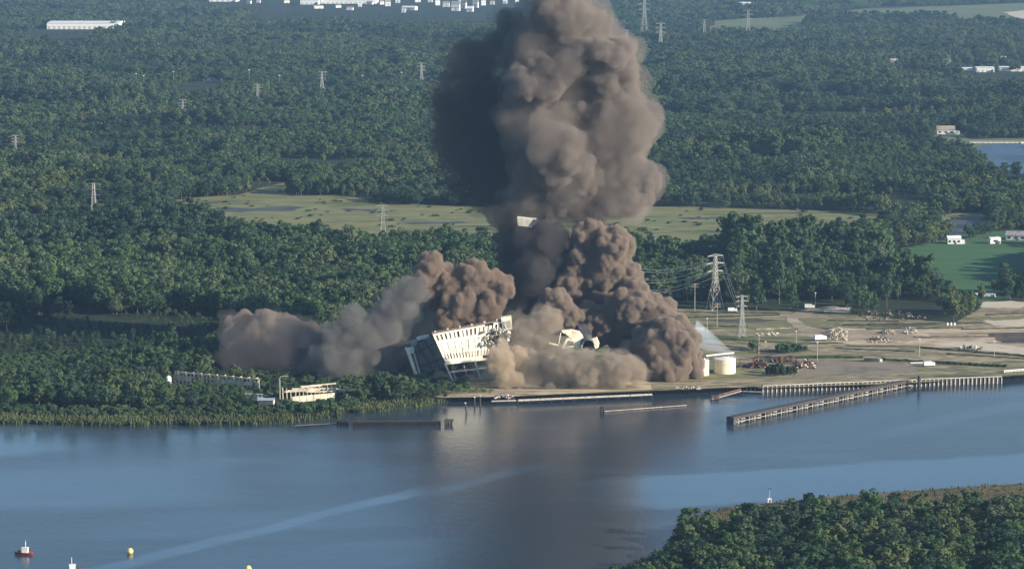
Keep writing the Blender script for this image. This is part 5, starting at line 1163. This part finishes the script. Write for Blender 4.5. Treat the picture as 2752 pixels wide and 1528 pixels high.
for k, (u, v, w, h) in enumerate([(1100, 14, 10, 7), (1122, 18, 14, 8), (1146, 28, 18, 14), (1166, 22, 12, 12), (1182, 30, 14, 8), (1196, 20, 12, 12), (1215, 14, 10, 10), (1238, 12, 9, 7), (1082, 6, 10, 6), (960, 12, 9, 6), (975, 16, 12, 9), (1000, 8, 10, 7), (1030, 26, 30, 6), (1015, 32, 9, 8), (880, 26, 14, 5), (850, 20, 12, 5), (905, 18, 8, 5), (720, 8, 12, 5), (650, 8, 8, 6), (626, 10, 10, 6), (800, 22, 20, 4), (930, 12, 14, 5), (1050, 6, 12, 5), (1160, 8, 12, 6), (1270, 10, 9, 6), (1300, 6, 8, 6)]):
    house(u, v, w * 1.15, h * 1.15, 'small white building in the distant town along the top edge', 'house', random.uniform(-.4, .4), .6, roof=('white', 'roofgrey', 'roofgrey', 'roofbrown')[k % 4], nwin=4, group='distant town buildings')

# ------------------------------------------------------------------ boats, buoys and the channel marker
def boat(u, v, s, label, rz):
    t = thing('work_boat', ground(u, v, 0), label, 'boat', None, rz); w = Matrix.LocRotScale(t.location, t.rotation_euler.to_quaternion(), Vector((1, 1, 1)))
    def go(b_, nm, m, par=None):
        b_.v = [w @ (Vector(q) * s) for q in b_.v]; return b_.build(nm, M[m], par or t)
    b_ = MB(); prof = [(-4, 1.3), (-2, 1.5), (1, 1.4), (3, .9), (4.3, .08)]
    for x, y in prof: b_.v += [Vector((x, -y, 1.0 + max(0, x) * .08)), Vector((x, y, 1.0 + max(0, x) * .08)), Vector((x * .96, y * .6, -.3)), Vector((x * .96, -y * .6, -.3))]
    for i in range(4):
        for k in range(4): j = (k + 1) % 4; b_.f.append([i * 4 + k, i * 4 + j, i * 4 + 4 + j, i * 4 + 4 + k])
    b_.f += [[3, 2, 1, 0], [16, 17, 18, 19]]
    go(b_, 'hull', 'red'); cb = go(MB().box((-.6, 0, 2.0), (2.6, 1.9, 2.0)), 'cabin', 'white'); go(MB().box((-.6, 0, 3.15), (3.0, 2.2, .25)), 'cabin_roof', 'white', cb); go(MB().box((.75, 0, 2.3), (.15, 1.6, .8)), 'windscreen', 'glass', cb)
    ms = go(MB().tube((-.9, 0, 3.2), (-.9, 0, 6.4), .16, .1, 7), 'mast', 'white'); go(MB().beam((-.9, -.8, 5.0), (-.9, .8, 5.0), .14), 'yard_arm', 'white', ms); go(MB().box((2.2, 0, 1.5), (.8, .5, .8)), 'winch', 'darksteel')
boat(60, 1393, 1.3, 'red hulled work boat with white cabin at lower left', math.pi * .96); boat(186, 1436, 1.3, 'red boat with white mast cut by the bottom edge', .15)
for u, v, lab in ((327, 1390, 'round yellow buoy at lower left'), (624, 1434, 'round yellow buoy cut by the bottom edge')):
    t = thing('buoy', ground(u, v, 0), lab, 'buoy'); c = t.location
    MB().lathe(c, [(.05, -.6), (1.1, -.3), (1.75, .5), (1.9, 1.4), (1.6, 2.4), (.9, 3.0), (.1, 3.2)], 20).build('float', M['yellow'], t, True); MB().lathe(c, [(1.97, 1.2), (1.97, 1.45)], 20).build('band', M['white'], t); MB().tube(c + Vector((0, 0, 3.1)), c + Vector((0, 0, 3.7)), .12).build('ring', M['darksteel'], t)
t = thing('channel_marker', ground(1935, 1262, NZ), 'white channel marker hut with tall post on the near marsh', 'marker'); c = t.location
MB().box(c + Vector((0, 0, 1.3)), (2.4, 2.0, 2.6)).build('hut', M['white'], t); MB().box(c + Vector((.3, -1.05, .9)), (.8, .2, 1.6)).build('door', M['interior'], t); MB().tube(c + Vector((0, 0, 2.6)), c + Vector((0, 0, 8.6)), .12, n=7).build('post', M['steelpale'], t); MB().box(c + Vector((0, 0, 8.7)), (2.2, 1.6, .3)).build('platform', M['timber'], t)
# ------------------------------------------------------------------ the air between: one closed box of thin haze
HAZE_COL = (0.4, 0.66, 1.0); HAZE_D = 2.8e-5
hz = MB().box((0, 14000, 214), (62000, 46000, 434)); 
hm, hn, hl = new_mat('haze_air'); ho = N(hn, 'ShaderNodeOutputMaterial'); hv = N(hn, 'ShaderNodeVolumePrincipled')
hv.inputs['Color'].default_value = (*HAZE_COL, 1); hv.inputs['Density'].default_value = HAZE_D; hv.inputs['Anisotropy'].default_value = 0.2
hl.new(hv.outputs[0], ho.inputs['Volume'])
tag(hz.build('haze', hm), 'pale blue morning haze over the whole river valley', 'haze', None, 'stuff')
